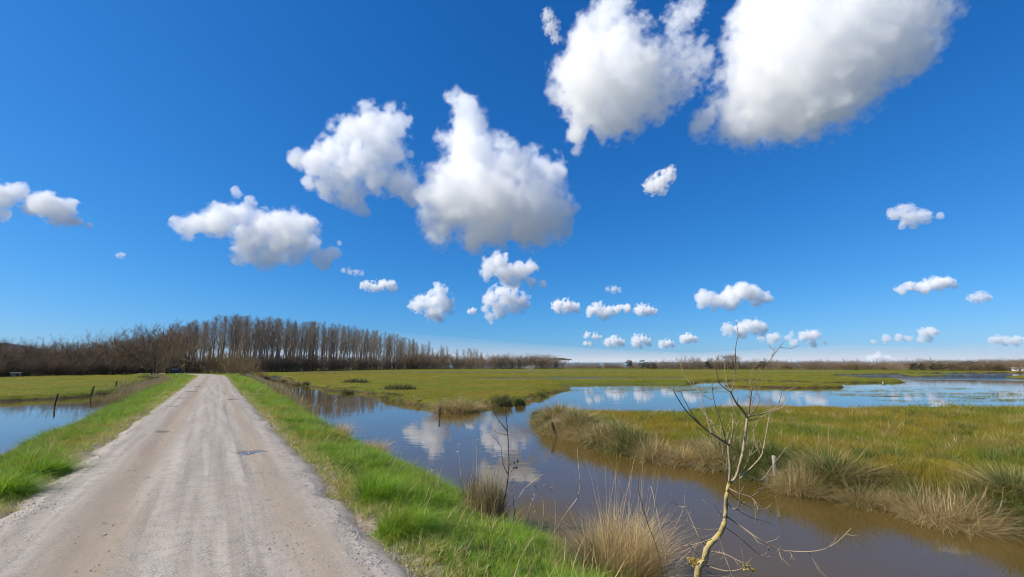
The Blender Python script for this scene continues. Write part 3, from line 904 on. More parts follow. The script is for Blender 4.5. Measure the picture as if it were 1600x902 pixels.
    # sedge and dead straw hanging over the meadow's bank and fringing the other shores
    bank = [blade_mesh('bank_sedge', blade_set(70, (0.30, 0.66), 0.15, 0.24, 0.8, 0.0085, 210 + i, 4, 0.7, (0.16 * i, 0.52 + 0.16 * i), 0.35), M_SEDGE) for i in range(4)]
    P = []
    ring_ = np.concatenate([W_DITCH, W_DITCH[:1]])
    for i in range(len(W_DITCH)):
        p0, p1 = ring_[i], ring_[i + 1]
        mid_ = (p0 + p1) / 2
        L = np.hypot(*(p1 - p0))
        s_m, t_m = xy_st(mid_[None])
        if t_m[0] < 8.5 or L > 90: continue
        near_ = s_m[0] < 18
        m = int(L * (210 if near_ else 26))
        f = g.random(m)
        e = (p1 - p0) / L
        nrm = np.array([-e[1], e[0]])
        off = g.uniform(-0.9, 0.9, m) if near_ else g.uniform(-0.4, 0.4, m)
        P.append(p0 + f[:, None] * (p1 - p0) + off[:, None] * nrm)
    # the meadow bank runs on to the foot of the picture
    s = g.uniform(-2.0, 2.6, 900)
    x, y = st_xy(s, g.uniform(9.6, 11.2, 900))
    P.append(np.column_stack([x, y]))
    P = np.concatenate(P)
    z, d, emb_, em = terrain(P)
    s, t = xy_st(P)
    ditch = sd_poly(P, W_DITCH)
    ok = (~emb_) & (d > -0.12) & (ditch < 0.50 + 0.40 * fbm(P[:, 0] * 0.8, P[:, 1] * 0.8, 3, 95)) & (t > 6) & (em < 0.4) & in_view(P)
    for (u_, v_) in ((1213, 757), (869.5, 683), (1086, 727)):          # leave the posts and the scrap in sight
        q = ground(u_, v_, WL)
        e_ = np.array([q.x, q.y]) / math.hypot(q.x, q.y)
        rel = P - np.array([q.x, q.y])
        ok &= ~((np.abs(rel[:, 0] * e_[1] - rel[:, 1] * e_[0]) < 0.24) & (np.abs(rel @ e_ + 0.25) < 0.5))
    P, z, d, s = P[ok], z[ok], d[ok], s[ok]
    m = len(P)
    pat = fbm(P[:, 0] * 0.7, P[:, 1] * 0.7, 3, 97) + g.normal(0, 0.18, m)
    pk = np.clip(((pat * 1.7 + 0.60) / 1.1 * 4).astype(int), 0, 3)
    sc = 1.12 * g.uniform(0.5, 1.0, m) * (0.80 + 0.9 * np.clip(fbm(P[:, 0] * 0.9, P[:, 1] * 0.9, 2, 99), -0.55, 0.8)) * np.where(d > 0.5, 0.75, 1.0) * np.where(s > 18, 0.62, 1.0)
    print('bank sedge', m)
    scatter('bank_sedge', bank, np.column_stack([P, np.maximum(z, WL - 0.02) - 0.02]), pk, g.random(m) * 6.283, sc, 'sedge and dead straw fringing the banks of the wide ditch', 'sedge', 0.22)

    # brown reeds along the far stretch of both ditches
    reed = [blade_mesh('ditch_reeds', blade_set(26, (0.5, 1.25), 0.35, 0.12, 0.2, 0.016, 230 + i, 3, 0.2, (0.5, 1.0)), M_RUSH) for i in range(3)]
    s = g.uniform(26, 128, 3600)
    left = g.random(3600) < 0.5
    k = np.interp(s, [16, 40, 80, 160], [1, 1.22, 1.55, 1.75])
    t = np.where(left, -1.9 - 3.0 * k - np.abs(g.normal(0.5, 0.9, 3600)), 1.5 + 2.25 * k + np.abs(g.normal(0, 0.45, 3600))) + bend(s)
    keep = g.random(3600) < np.clip((s - np.where(left, 44, 24)) / 30, 0, 1)
    x, y = st_xy(s, t)
    P = np.column_stack([x, y])[keep]
    # and the brown ditch lines that cross the far meadows
    ext = []
    for (u0, v0, u1, v1, m) in ((470, 583.5, 900, 582.0, 1500), (-40, 579.6, 240, 579.0, 700), (900, 581.5, 1320, 581.0, 700), (-40, 583.2, 120, 582.6, 300)):
        f = g.random(m)
        A, B = ground(u0, v0, -0.3), ground(u1, v1, -0.3)
        ext.append(np.column_stack([A.x + (B.x - A.x) * f, A.y + (B.y - A.y) * f]) + g.normal(0, 0.9, (m, 2)))
    P = np.concatenate([P] + ext)
    z = terrain(P)[0]
    scatter('ditch_reeds', reed, np.column_stack([P, np.maximum(z, WL - 0.15)]), g.integers(0, 3, len(P)), g.random(len(P)) * 6.283, g.uniform(0.4, 0.85, len(P)), 'brown reeds lining the far stretch of both ditches', 'reeds', 0.1)

build_grass()

# ------------------------------------------------------------------ gravel thrown to the edges of the track
def build_gravel():
    t = NT('limestone_chips')
    inf = t.n('ShaderNodeObjectInfo').outputs['Random']
    t.bsdf(t.mix(inf, (0.30, 0.275, 0.25), (0.60, 0.57, 0.54)), 0.9, 0.2)
    kinds = []
    for i in range(5):
        bm = bmesh.new()
        bmesh.ops.create_icosphere(bm, subdivisions=1, radius=1.0)
        rr = random.Random(300 + i)
        for v in bm.verts:
            v.co *= rr.uniform(0.65, 1.2)
            v.co.z *= 0.62
        me = bpy.data.meshes.new('gravel_chip'); bm.to_mesh(me); bm.free()
        me.materials.append(t.m)
        kinds.append(me)
    n = 46000
    s = 2.5 + 40 * NR.random(n) ** 2.2
    side = NR.random(n) < 0.62
    t_ = np.where(side, 1.42 + NR.normal(0, 0.22, n), -1.85 + NR.normal(0, 0.24, n))
    mid = NR.random(n) < 0.22
    t_ = np.where(mid, NR.uniform(-1.6, 1.4, n), t_)
    x, y = st_xy(s, t_)
    P = np.column_stack([x, y])
    z = terrain(P)[0]
    z = np.where((t_ > -1.75) & (t_ < 1.36), 0.012, np.maximum(z, -0.052) + 0.004)
    keep = in_view(P) & (fbm(s * 1.4, t_ * 3, 3, 303) + NR.normal(0, 0.3, n) > -0.15)
    m = int(keep.sum())
    sc = np.where(NR.random(m) < 0.06, NR.uniform(0.010, 0.015, m), NR.uniform(0.003, 0.009, m))
    scatter('gravel', kinds, np.column_stack([P, z])[keep], NR.integers(0, 5, m), NR.random(m) * 6.283, sc, 'loose pale gravel along both edges of the track', 'gravel', 0.5)
build_gravel()
# ------------------------------------------------------------------ trees
class Tubes:
    def __init__(self):
        self.V, self.Q, self.n = [], [], 0
    def tube(self, pts, rad, sides=4):
        pts = [Vector(p) for p in pts]
        up = Vector((0.31, 0.17, 0.93))
        rings = []
        for i, p in enumerate(pts):
            d = (pts[min(i + 1, len(pts) - 1)] - pts[max(i - 1, 0)])
            if d.length < 1e-9: d = Vector((0, 0, 1))
            d.normalize()
            a = d.cross(up)
            if a.length < 0.15: a = d.cross(Vector((1, 0, 0)))
            a.normalize()
            b = d.cross(a)
            r = rad[i]
            rings.append([p + (a * math.cos(6.28318 * k / sides) + b * math.sin(6.28318 * k / sides)) * r for k in range(sides)])
        base = self.n
        for rg in rings:
            for v in rg: self.V.append(v[:])
        self.n += sides * len(rings)
        for i in range(len(rings) - 1):
            for k in range(sides):
                k2 = (k + 1) % sides
                self.Q.append((base + i * sides + k, base + i * sides + k2, base + (i + 1) * sides + k2, base + (i + 1) * sides + k))
        e = len(rings) - 1
        if sides == 4: self.Q.append(tuple(base + e * sides + k for k in range(4)))
    def mesh(self, name, mat, smooth=True):
        me = mesh_np(name, self.V, None, self.Q, smooth=smooth)
        me.materials.append(mat)
        return me

def bark(name, a, b, scale=3.0):
    t = NT(name)
    p = t.pos()
    inf = t.n('ShaderNodeObjectInfo').outputs['Random']
    c = t.mix(t.noise(p, scale, 5, 0.65), a, b)
    c = t.mix(0.5, c, t.mix(inf, tuple(x * 0.65 for x in a), tuple(x * 1.2 for x in b)))
    t.bsdf(c, 0.9, 0.15)
    return t.m

M_POP_T = bark('poplar_bark', (0.240, 0.208, 0.166), (0.430, 0.378, 0.305), 0.8)
M_POP_C = bark('poplar_twigs', (0.210, 0.158, 0.112), (0.350, 0.275, 0.205), 0.4)
M_WOOD_T = bark('dark_bark', (0.070, 0.056, 0.040), (0.150, 0.120, 0.090), 0.8)
M_WOOD_C = bark('dark_twigs', (0.170, 0.120, 0.074), (0.300, 0.220, 0.145), 0.3)
M_WILLOW = bark('willow_twigs', (0.200, 0.135, 0.070), (0.340, 0.240, 0.130), 0.4)
M_HEDGE = bark('hedge_twigs', (0.180, 0.128, 0.090), (0.310, 0.230, 0.160), 0.3)
M_PALE = bark('pale_blossom_twigs', (0.42, 0.39, 0.34), (0.66, 0.63, 0.57), 1.0)

def rdir(rr, up=0.0):
    return Vector((rr.gauss(0, 1), rr.gauss(0, 1), rr.gauss(0, 1) + up)).normalized()

def limb(rr, p, d, L, r0, lift, tb, kids, depth, sides=3, wob=0.16):
    """One limb with its side shoots; lift bends it upwards as it grows."""
    pts, rad, q = [p], [r0], p
    n = 4 if depth else 2
    dd = d.copy()
    for i in range(n):
        dd = (dd + Vector((0, 0, lift)) + rdir(rr) * wob).normalized()
        q = q + dd * (L / n)
        pts.append(q); rad.append(max(r0 * (1 - (i + 1) / n * 0.82), r0 * 0.15))
    tb.tube(pts, rad, sides)
    if depth:
        for j in range(kids):
            u = rr.uniform(0.25, 1.0)
            i = min(int(u * n), n - 1)
            f = u * n - i
            a = pts[i].lerp(pts[i + 1], f)
            out = ((pts[i + 1] - pts[i]).normalized() + rdir(rr) * 0.85).normalized()
            limb(rr, a, out, L * rr.uniform(0.28, 0.5), max(r0 * 0.55, 0.017), lift * 0.9, tb, max(2, kids - 2), depth - 1, 3, wob)

def poplar(seed, H=22.0):
    rr = random.Random(seed)
    tr, cr = Tubes(), Tubes()
    pts, rad = [], []
    lx, ly = rr.uniform(-0.5, 0.5), rr.uniform(-0.5, 0.5)
    for i in range(12):
        u = i / 11
        pts.append(Vector((lx * u * u + rr.gauss(0, 0.07), ly * u * u + rr.gauss(0, 0.07), H * u)))
        rad.append(0.27 * (1 - u) ** 0.8 + 0.018)
    pts[0] = Vector((0, 0, -0.3))
    tr.tube(pts, rad, 7)
    for j in range(52):
        u = 0.34 + 0.65 * (j / 51) ** 0.8
        i = min(int(u * 11), 10)
        p = pts[i].lerp(pts[i + 1], u * 11 - i)
        a = rr.uniform(0, 6.283)
        e = math.radians(rr.uniform(28, 58))
        d = Vector((math.cos(a) * math.sin(e), math.sin(a) * math.sin(e), math.cos(e)))
        L = H * (0.06 + 0.14 * (1 - u) ** 0.7) * rr.uniform(0.6, 1.2)
        limb(rr, p, d, L, 0.060 * (1.1 - u) + 0.020, 0.20, cr, 6, 2, 3, 0.15)
    return tr.mesh('trunk', M_POP_T), cr.mesh('crown', M_POP_C)

def broad(seed, H=10.0, mat=None, trunk_mat=None, stems=5, spread=0.5):
    rr = random.Random(seed)
    tr, cr = Tubes(), Tubes()
    for k in range(stems):
        a = rr.uniform(0, 6.283)
        e = rr.uniform(0.05, spread)
        d = Vector((math.cos(a) * math.sin(e), math.sin(a) * math.sin(e), math.cos(e)))
        L = H * rr.uniform(0.6, 0.92)
        pts, rad, q = [Vector((math.cos(a) * 0.15, math.sin(a) * 0.15, -0.3))], [0.16], None
        q = pts[0]
        for i in range(7):
            d = (d + rdir(rr) * 0.16 + Vector((0, 0, 0.05))).normalized()
            q = q + d * L / 7
            pts.append(q); rad.append(0.15 * (1 - (i + 1) / 7.6))
        tr.tube(pts, rad, 5)
        for j in range(15):
            u = rr.uniform(0.14, 1.0)
            i = min(int(u * 7), 6)
            p = pts[i].lerp(pts[i + 1], u * 7 - i)
            limb(rr, p, rdir(rr, 0.55), H * rr.uniform(0.16, 0.34), 0.045, 0.14, cr, 5, 2, 3, 0.22)
    return tr.mesh('trunk', trunk_mat or M_WOOD_T), cr.mesh('crown', mat or M_WOOD_C)

def bush_mesh(seed, mat, H=4.0, W=4.0, stems=26):
    rr = random.Random(seed)
    tb = Tubes()
    for k in range(stems):
        a, q = rr.uniform(0, 6.283), math.sqrt(rr.random())
        p = Vector((math.cos(a) * q * W * 0.28, math.sin(a) * q * W * 0.28, -0.2))
        e = q * 0.75 * rr.uniform(0.5, 1.2)
        d = Vector((math.cos(a) * math.sin(e), math.sin(a) * math.sin(e), math.cos(e)))
        limb(rr, p, d, H * rr.uniform(0.6, 1.05), 0.035, 0.06, tb, 7, 2, 3, 0.20)
    return tb.mesh('bush', mat)

def leaf_cloud(rr, centres, n, size, V, F):
    for (c, r) in centres:
        for j in range(int(n)):
            d = rdir(rr) * (rr.random() ** 0.4)
            p = Vector(c) + Vector((d.x * r[0], d.y * r[1], d.z * r[2]))
            a, b = rdir(rr), rdir(rr)
            b = (b - a * a.dot(b)).normalized()
            s = size * rr.uniform(0.6, 1.4)
            k = len(V)
            V += [(p - a * s)[:], (p + b * s * 0.6)[:], (p + a * s)[:], (p - b * s * 0.6)[:]]
            F.append((k, k + 1, k + 2, k + 3))

def leaf_mat(name, a, b):
    t = NT(name)
    t.bsdf(t.mix(t.noise(t.pos(), 0.9, 4, 0.6), a, b), 0.75, 0.2)
    return t.m
M_EVER = leaf_mat('evergreen_leaves', (0.010, 0.020, 0.010), (0.035, 0.058, 0.022))
M_PINE = leaf_mat('pine_needles', (0.014, 0.026, 0.014), (0.045, 0.066, 0.030))

def evergreen(seed, H=8.0):
    rr = random.Random(seed)
    tr = Tubes()
    tr.tube([(0, 0, -0.3), (0.05, 0, H * 0.3), (0.1, 0.05, H * 0.75)], [0.22, 0.16, 0.05], 6)
    V, F = [], []
    cs = []
    for j in range(22):
        z = rr.uniform(0.18, 0.9)
        w = H * 0.36 * max(0.02, math.sin(math.pi * min(1, z * 0.85 + 0.12))) ** 0.7
        a = rr.uniform(0, 6.283)
        q = w * math.sqrt(rr.random()) * 0.8
        cs.append(((math.cos(a) * q, math.sin(a) * q, z * H), (H * 0.12, H * 0.12, H * 0.09)))
    leaf_cloud(rr, cs, 70, 0.16, V, F)
    me = mesh_np('crown', V, None, F); me.materials.append(M_EVER)
    return tr.mesh('trunk', M_WOOD_T), me

def umbrella_pine(seed, H=14.0):
    rr = random.Random(seed)
    tr = Tubes()
    lx, ly = rr.uniform(-0.6, 0.6), rr.uniform(-0.6, 0.6)
    tr.tube([(0, 0, -0.3), (lx * 0.3, ly * 0.3, H * 0.4), (lx, ly, H * 0.84)], [0.26, 0.2, 0.13], 6)
    V, F, cs = [], [], []
    for j in range(18):
        a = rr.uniform(0, 6.283)
        q = H * 0.28 * math.sqrt(rr.random())
        c = Vector((lx + math.cos(a) * q, ly + math.sin(a) * q, H * (0.93 - 0.10 * (q / (H * 0.28)) ** 2)))
        tr.tube([(lx, ly, H * 0.78), tuple((Vector((lx, ly, H * 0.80)) + c) * 0.5), tuple(c)], [0.07, 0.05, 0.02], 4)
        cs.append((c[:], (H * 0.085, H * 0.085, H * 0.04)))
    leaf_cloud(rr, cs, 60, 0.2, V, F)
    me = mesh_np('crown', V, None, F); me.materials.append(M_PINE)
    return tr.mesh('trunk', M_WOOD_T), me

def place_tree(name, parts, p, scale, yaw, label, cat, group):
    root = empty(name, p, yaw)
    root.scale = scale if isinstance(scale, tuple) else (scale,) * 3
    for nm, me in zip(('trunk', 'crown'), parts): obj(nm, me, None, root)
    tag(root, label, cat, group)
    return root

def place_bush(name, me, p, scale, yaw, label, group, cat='bush'):
    o = obj(name, me)
    o.location, o.rotation_euler, o.scale = p, (0, 0, yaw), scale
    tag(o, label, cat, group)
    return o

def foot(u, rng):
    q = at_range(u, 573.5, rng)
    return Vector((q.x, q.y, tz(q.x, q.y) - 0.05))

def top_z(u, v, rng): return at_range(u, v, rng).z

ORD = ('first second third fourth fifth sixth seventh eighth ninth tenth eleventh twelfth thirteenth fourteenth fifteenth sixteenth seventeenth eighteenth nineteenth twentieth '
       'twenty-first twenty-second twenty-third twenty-fourth twenty-fifth twenty-sixth twenty-seventh twenty-eighth twenty-ninth thirtieth thirty-first thirty-second thirty-third thirty-fourth').split()

def relabel(trees, text):
    """Number the members of a row that stands in clear view, from the left."""
    for i, (u, o) in enumerate(sorted(trees, key=lambda q: q[0])):
        if i < len(ORD): o['label'] = text % ORD[i]

def build_trees():
    front, loose, edge, scrub, wscrub = [], [], [], [], []
    rr = random.Random(404)
    PU = [240, 262, 290, 330, 360, 400, 450, 500, 550, 600, 640, 680, 730, 780]
    PV = [518, 510, 504, 497, 495, 498, 503, 506, 513, 521, 530, 539, 547, 554]
    RU, RV = [240, 350, 450, 550, 640, 780], [178, 196, 228, 282, 345, 430]
    pop = [poplar(500 + i) for i in range(6)]
    for row in range(6):
        n = 31
        for k in range(n):
            f = (k + 0.5 * (row % 2) + rr.uniform(-0.42, 0.42)) / n
            u = 262 + (648 - 262) * f
            if row in (0, 1, 2) and 318 < u < 350: continue        # the ride the track runs into
            rng = float(np.interp(u, RU, RV)) + 10.0 * row + rr.uniform(-1.5, 1.5)
            p = foot(u, rng)
            H = (top_z(u, float(np.interp(u, PU, PV)) + rr.uniform(-2.0, 9.0), rng) - p.z)
            sc = H / 22.0
            o = place_tree('poplar_tree', pop[rr.randrange(6)], p, (max(sc, 0.8) * rr.uniform(1.05, 1.6), max(sc, 0.8) * rr.uniform(1.05, 1.6), sc), rr.uniform(0, 6.28),
                       'tall bare poplar behind the front row of the dense plantation', 'tree', 'poplars of the plantation')
            if row == 0: front.append((u, o))
    for k in range(34):
        u = rr.choice([652, 660, 668, 676, 684, 694, 702, 716, 724, 733, 741, 752, 764, 642, 646, 690, 708, 748, 772, 656, 672, 698, 728, 738]) + rr.uniform(-3, 3)
        rng = float(np.interp(u, RU, RV)) + rr.uniform(-10, 30)
        p = foot(u, rng)
        H = top_z(u, float(np.interp(u, PU, PV)) + rr.uniform(-3, 12), rng) - p.z
        o = place_tree('poplar_tree', pop[rr.randrange(6)], p, (1.25, 1.25, H / 22.0), rr.uniform(0, 6.28),
                   'slender bare poplar in the loose row trailing off from the plantation', 'tree', 'poplars of the loose row')
        loose.append((u, o))
    # the brown wood left of the track
    wood = [broad(540 + i, 10.0) for i in range(4)] + [broad(550 + i, 10.0, M_WILLOW) for i in range(1)]
    WU, WV = [-80, 0, 60, 120, 160, 185, 210, 235, 262, 300], [534, 534, 532, 530, 526, 520, 518, 515, 509, 506]
    for row in range(4):
        for k in range(24):
            u = -70 + 345 * (k + 0.5 * (row % 2) + rr.uniform(-0.3, 0.3)) / 24
            rng = float(np.interp(u, [-80, 120, 300], [140, 158, 172])) + row * 9 + rr.uniform(-2, 2)
            p = foot(u, rng)
            H = top_z(u, float(np.interp(u, WU, WV)) + rr.uniform(-1.5, 6) + (7 if row == 0 else 0), rng) - p.z
            sc = H / 9.4
            o = place_tree('bare_tree', wood[rr.choice([0, 1, 2, 3, 0, 1, 2, 3, 4])], p, (sc * 1.05, sc * 1.05, sc), rr.uniform(0, 6.28),
                       'brown bare tree behind the front row of the wood left of the track', 'tree', 'trees of the brown wood')
            if row == 0: edge.append((u, o))
    big = broad(561, 11.0, M_WILLOW, None, 7, 0.7)
    p = foot(243, 142)
    place_tree('bare_tree', big, p, (top_z(243, 514, 142) - p.z) / 10.0, 1.0, 'spreading russet tree at the corner of the wood above the parked car', 'tree', 'trees of the brown wood')
    p = foot(262, 136)
    place_tree('bare_tree', broad(562, 9.0, M_WOOD_C, None, 7, 0.5), p, (top_z(262, 541, 136) - p.z) / 8.4, 2.0, 'low dark ivy-thick tree in front of the russet one', 'tree', 'trees of the brown wood')
    p = foot(291, 150)
    place_tree('bare_tree', broad(563, 11.0, M_WILLOW, None, 6, 0.6), p, (top_z(291, 520, 150) - p.z) / 10.0, 2.6, 'russet tree between the car corner and the poplars', 'tree', 'trees of the brown wood')
    # bushes
    dark_b = [bush_mesh(570 + i, M_WOOD_C) for i in range(2)]
    will_b = [bush_mesh(574 + i, M_WILLOW) for i in range(3)]
    hedge_b = [bush_mesh(578 + i, M_HEDGE, 4.0, 5.0) for i in range(3)]
    pale_b = bush_mesh(582, M_PALE, 3.0, 6.0, 30)
    def bush(name, kinds, u, rng, vtop, wide, label, group):
        p = foot(u, rng)
        H = max(top_z(u, vtop, rng) - p.z, 0.6)
        sz = H / 3.9
        return place_bush(name, rr.choice(kinds), p, (sz * wide, sz * wide, sz), rr.uniform(0, 6.28), label, group)
    for (u, rng, v, w, lab) in ((340, 150, 548, 1.1, 'olive brown willow bush straight beyond the end of the track'), (362, 136, 552, 1.0, 'willow bush on the shoulder right of the track end'),
                                (378, 120, 556, 0.9, 'tallest willow bush hiding the foot of the poplars'), (394, 112, 566, 0.9, 'low willow bush over the narrow end of the wide ditch'),
                                (352, 165, 545, 1.1, 'willow bush half hidden behind those at the track end'), (325, 172, 556, 1.0, 'dim willow bush under the first poplars'),
                                (405, 106, 575, 0.8, 'straggling willow scrub where the wide ditch narrows'), (386, 104, 572, 0.9, 'waist high willow scrub at the end of the right shoulder')):
        bush('willow_bush', will_b, u, rng, v, w, lab, 'willow bushes at the end of the track')
    for k in range(84):
        u = 262 + (660 - 262) * (k + rr.uniform(-0.4, 0.4)) / 84
        if 315 < u < 345: continue
        rng = float(np.interp(u, RU, RV)) - rr.uniform(3, 9)
        bush('scrub_bush', dark_b + will_b[:1] + hedge_b[:1], u, rng, rr.uniform(553, 569), 1.2, 'brown scrub bush at the foot of the poplar plantation', 'scrub along the plantation')
    for k in range(30):
        u = -70 + 340 * (k + rr.uniform(-0.4, 0.4)) / 30
        rng = float(np.interp(u, [-80, 120, 300], [140, 158, 172])) - rr.uniform(2, 6)
        o = bush('scrub_bush', dark_b, u, rng, rr.uniform(556, 568), 1.2, 'dark scrub bush along the edge of the brown wood', 'scrub along the brown wood')
        wscrub.append((u, o))
    for k in range(52):
        u = 640 + 240 * (k + rr.uniform(-0.4, 0.4)) / 52
        rng = float(np.interp(u, [640, 880], [330, 400])) + rr.uniform(-12, 12)
        v = float(np.interp(u, [640, 700, 760, 800, 850, 880], [552, 556, 557, 556, 555, 561])) + rr.uniform(-1, 5)
        bush('hedge_tree', hedge_b + dark_b[:1], u, rng, v, 1.05, 'brown bare thicket tree between the loose poplars and the pines', 'thicket before the pines')
    for j, u in enumerate((862, 868, 873, 878, 883, 888)):
        pine = umbrella_pine(590 + j)
        p = foot(u, 430 + 4 * (j % 3))
        H = top_z(u, 559.3 + (0.8 if j > 3 else 0) + (1.0 if j == 0 else 0), 430) - p.z
        place_tree('umbrella_pine', pine, p, H / 13.6, rr.uniform(0, 6.28), ('umbrella pine at the thicket end of the dark flat-topped group', 'second umbrella pine of the dark flat-topped group', 'third umbrella pine of the dark flat-topped group',
                   'fourth umbrella pine of the dark flat-topped group', 'fifth umbrella pine of the dark flat-topped group', 'outermost umbrella pine of the dark flat-topped group')[j], 'tree', 'umbrella pines')
    p = foot(828, 262)
    place_bush('blossom_bush', pale_b, p, (1.25, 0.9, 0.92), 0.3, 'wide pale blossoming bush in the meadow before the thicket', None)
    ev = [evergreen(600 + i) for i in range(3)]
    for (u, v, rng, w, lab) in ((984, 563.5, 330, 1.0, 'dark round evergreen standing apart left of the low evergreens'), (1004, 564, 330, 0.95, 'dark evergreen with a round head beside the low dark pair'),
                                (1012, 567, 325, 1.1, 'low dark evergreen at the foot of the round headed one'), (1021, 567, 325, 1.15, 'low dark evergreen at the end of the dark row'),
                                (1106, 564.5, 340, 1.0, 'dark evergreen bush among the bare shrubs behind the sapling'), (1192, 566, 330, 1.2, 'dark round shrub right of the sapling tip'),
                                (1428, 568, 300, 1.2, 'dark evergreen mass at the near end of the long dark hedge'), (1440, 569, 300, 1.1, 'dark evergreen leaning on the near end of the dark hedge'),
                                (1458, 569.5, 302, 1.3, 'dark evergreen in the dip of the dark hedge'), (1472, 569, 303, 1.3, 'middle evergreen of the long dark hedge'), (1486, 568.5, 303, 1.3, 'dark evergreen right after the middle of the dark hedge'),
                                (1500, 567, 304, 1.2, 'taller evergreen of the dark hedge'), (1514, 564.5, 305, 1.15, 'tallest evergreen of the dark hedge'), (1526, 567, 306, 1.1, 'last evergreen of the dark hedge')):
        p = foot(u, rng)
        H = top_z(u, v, rng) - p.z
        place_tree('evergreen_tree', ev[rr.randrange(3)], p, (H / 7.0 * w * 1.3, H / 7.0 * w * 1.3, H / 7.0), rr.uniform(0, 6.28), lab, 'tree', 'dark evergreens on the far shore')
    # bare trees and shrubs of the far shore
    shore = [broad(610 + i, 8.0, M_HEDGE, M_WOOD_T, 4, 0.45) for i in range(3)]
    for (u0, u1, n, v0, v1, lab) in ((1030, 1065, 9, 561, 566, 'bare brown tree in the clump left of the sapling'), (1066, 1098, 9, 557, 561, 'taller bare tree in the clump crossed by the sapling twigs'),
                                     (1108, 1132, 7, 557, 562, 'bare tree right of the sapling crown'), (1134, 1156, 6, 553, 557, 'tall thin bare tree behind the sapling stem')):
        for k in range(n):
            u = u0 + (u1 - u0) * (k + 0.5) / n + rr.uniform(-1, 1)
            rng = 335 + rr.uniform(-8, 14)
            p = foot(u, rng)
            sc = (top_z(u, rr.uniform(v0, v1), rng) - p.z) / 7.6
            place_tree('shore_tree', shore[rr.randrange(3)], p, (sc * 0.9, sc * 0.9, sc), rr.uniform(0, 6.28), lab, 'tree', 'bare trees of the far shore, ' + lab.split(' ')[0])
    for k in range(120):
        u = 885 + (1660 - 885) * (k + rr.uniform(-0.5, 0.5)) / 120
        rng = float(np.interp(u, [885, 1100, 1300, 1660], [380, 350, 330, 290])) + rr.uniform(-10, 25)
        v = float(np.interp(u, [885, 960, 1030, 1200, 1300, 1400, 1560, 1660], [567.5, 568, 567, 565, 565.5, 565.5, 564, 561])) + rr.uniform(-1.5, 2.5)
        lab, grp = (('brown hedge shrub between the pines and the sapling', 'hedge shrubs before the sapling') if u < 1100 else ('brown hedge shrub on the far shore beyond the flooded meadow', 'hedge shrubs beyond the flood'))
        bush('hedge_shrub', hedge_b + dark_b[:1] + will_b[:1], u, rng, v, 1.9, lab, grp)
    for k in range(22):
        u = 1180 + 330 * (k + rr.uniform(-0.5, 0.5)) / 22
        rng = 420 + rr.uniform(-15, 30)
        p = foot(u, rng)
        sc = (top_z(u, rr.uniform(560.5, 565), rng) - p.z) / 22
        place_tree('poplar_tree', pop[rr.randrange(6)], p, (sc * 1.2, sc * 1.2, sc), rr.uniform(0, 6.28), 'distant thin bare tree sticking out above the far shore hedge', 'tree', 'thin trees above the far hedge')
    relabel(front, 'tall bare poplar, %s from the left in the front row of the plantation')
    relabel(loose, 'slender bare poplar, %s from the left in the loose row trailing off the plantation')
    relabel([q for q in edge if q[0] > -5], 'brown bare tree, %s from the left in the front row of the wood')
    relabel([q for q in wscrub if q[0] > -5], 'dark scrub bush, %s from the left along the edge of the brown wood')
build_trees()
# ------------------------------------------------------------------ tufts and tussocks one can point at
def depth_of(p): return p.y * CP + (p.z - EYE) * SP            # distance along the view axis
def m_per_px(p): return depth_of(p) / F_PX

def tussock(name, u, v, w, h, n, dry, label, mat=None, z=None, lean=0.22, curl=0.7, droop=0.4, width=0.008, stalks=0, seed=0, group='grass tussocks on the banks', wind=(0.15, 0.0), cat='grass tussock', flat=1.0):
    p = ground(u, v, WL + 0.02 if z is None else z)
    p.z = max(tz(p.x, p.y), WL - 0.05) - 0.02
    k = m_per_px(p)
    H, Wd = h * k * 1.22, w * k * 0.5
    n = int(n * 2.2)
    width = max(width, 0.62 * k)
    sd = 900 + seed
    sets = [blade_set(n, (H * 0.45, H * 1.05), Wd * 0.62, lean, curl, width, sd, 5, 0.3, dry, droop, wind),
            blade_set(n // 2, (H * 0.2, H * 0.6), Wd * 0.8, lean * 1.6, curl * 1.4, width, sd + 500, 4, 0.5, dry, droop + 0.2, wind)]
    if mat is None:                                          # dead leaves, broken and lying criss-cross
        sets.append(blade_set(n // 2, (H * 0.3, H * 0.8), Wd * 0.85, 0.95, 0.5, width, sd + 600, 4, 0.15, (max(dry[0], 0.5), 1.0), 0.25, wind))
    if stalks:
        sets.append(blade_set(stalks, (H * 1.25, H * 1.9), Wd * 0.6, 0.10, 0.10, width * 0.9, sd + 700, 4, 0.3, (0.9, 1.0)))
    d = join_sets(sets)
    d[0][:, 1] *= flat
    o = obj(name, blade_mesh(name, d, mat or M_SEDGE))
    o.location = p
    tag(o, label, cat, group)
    return o

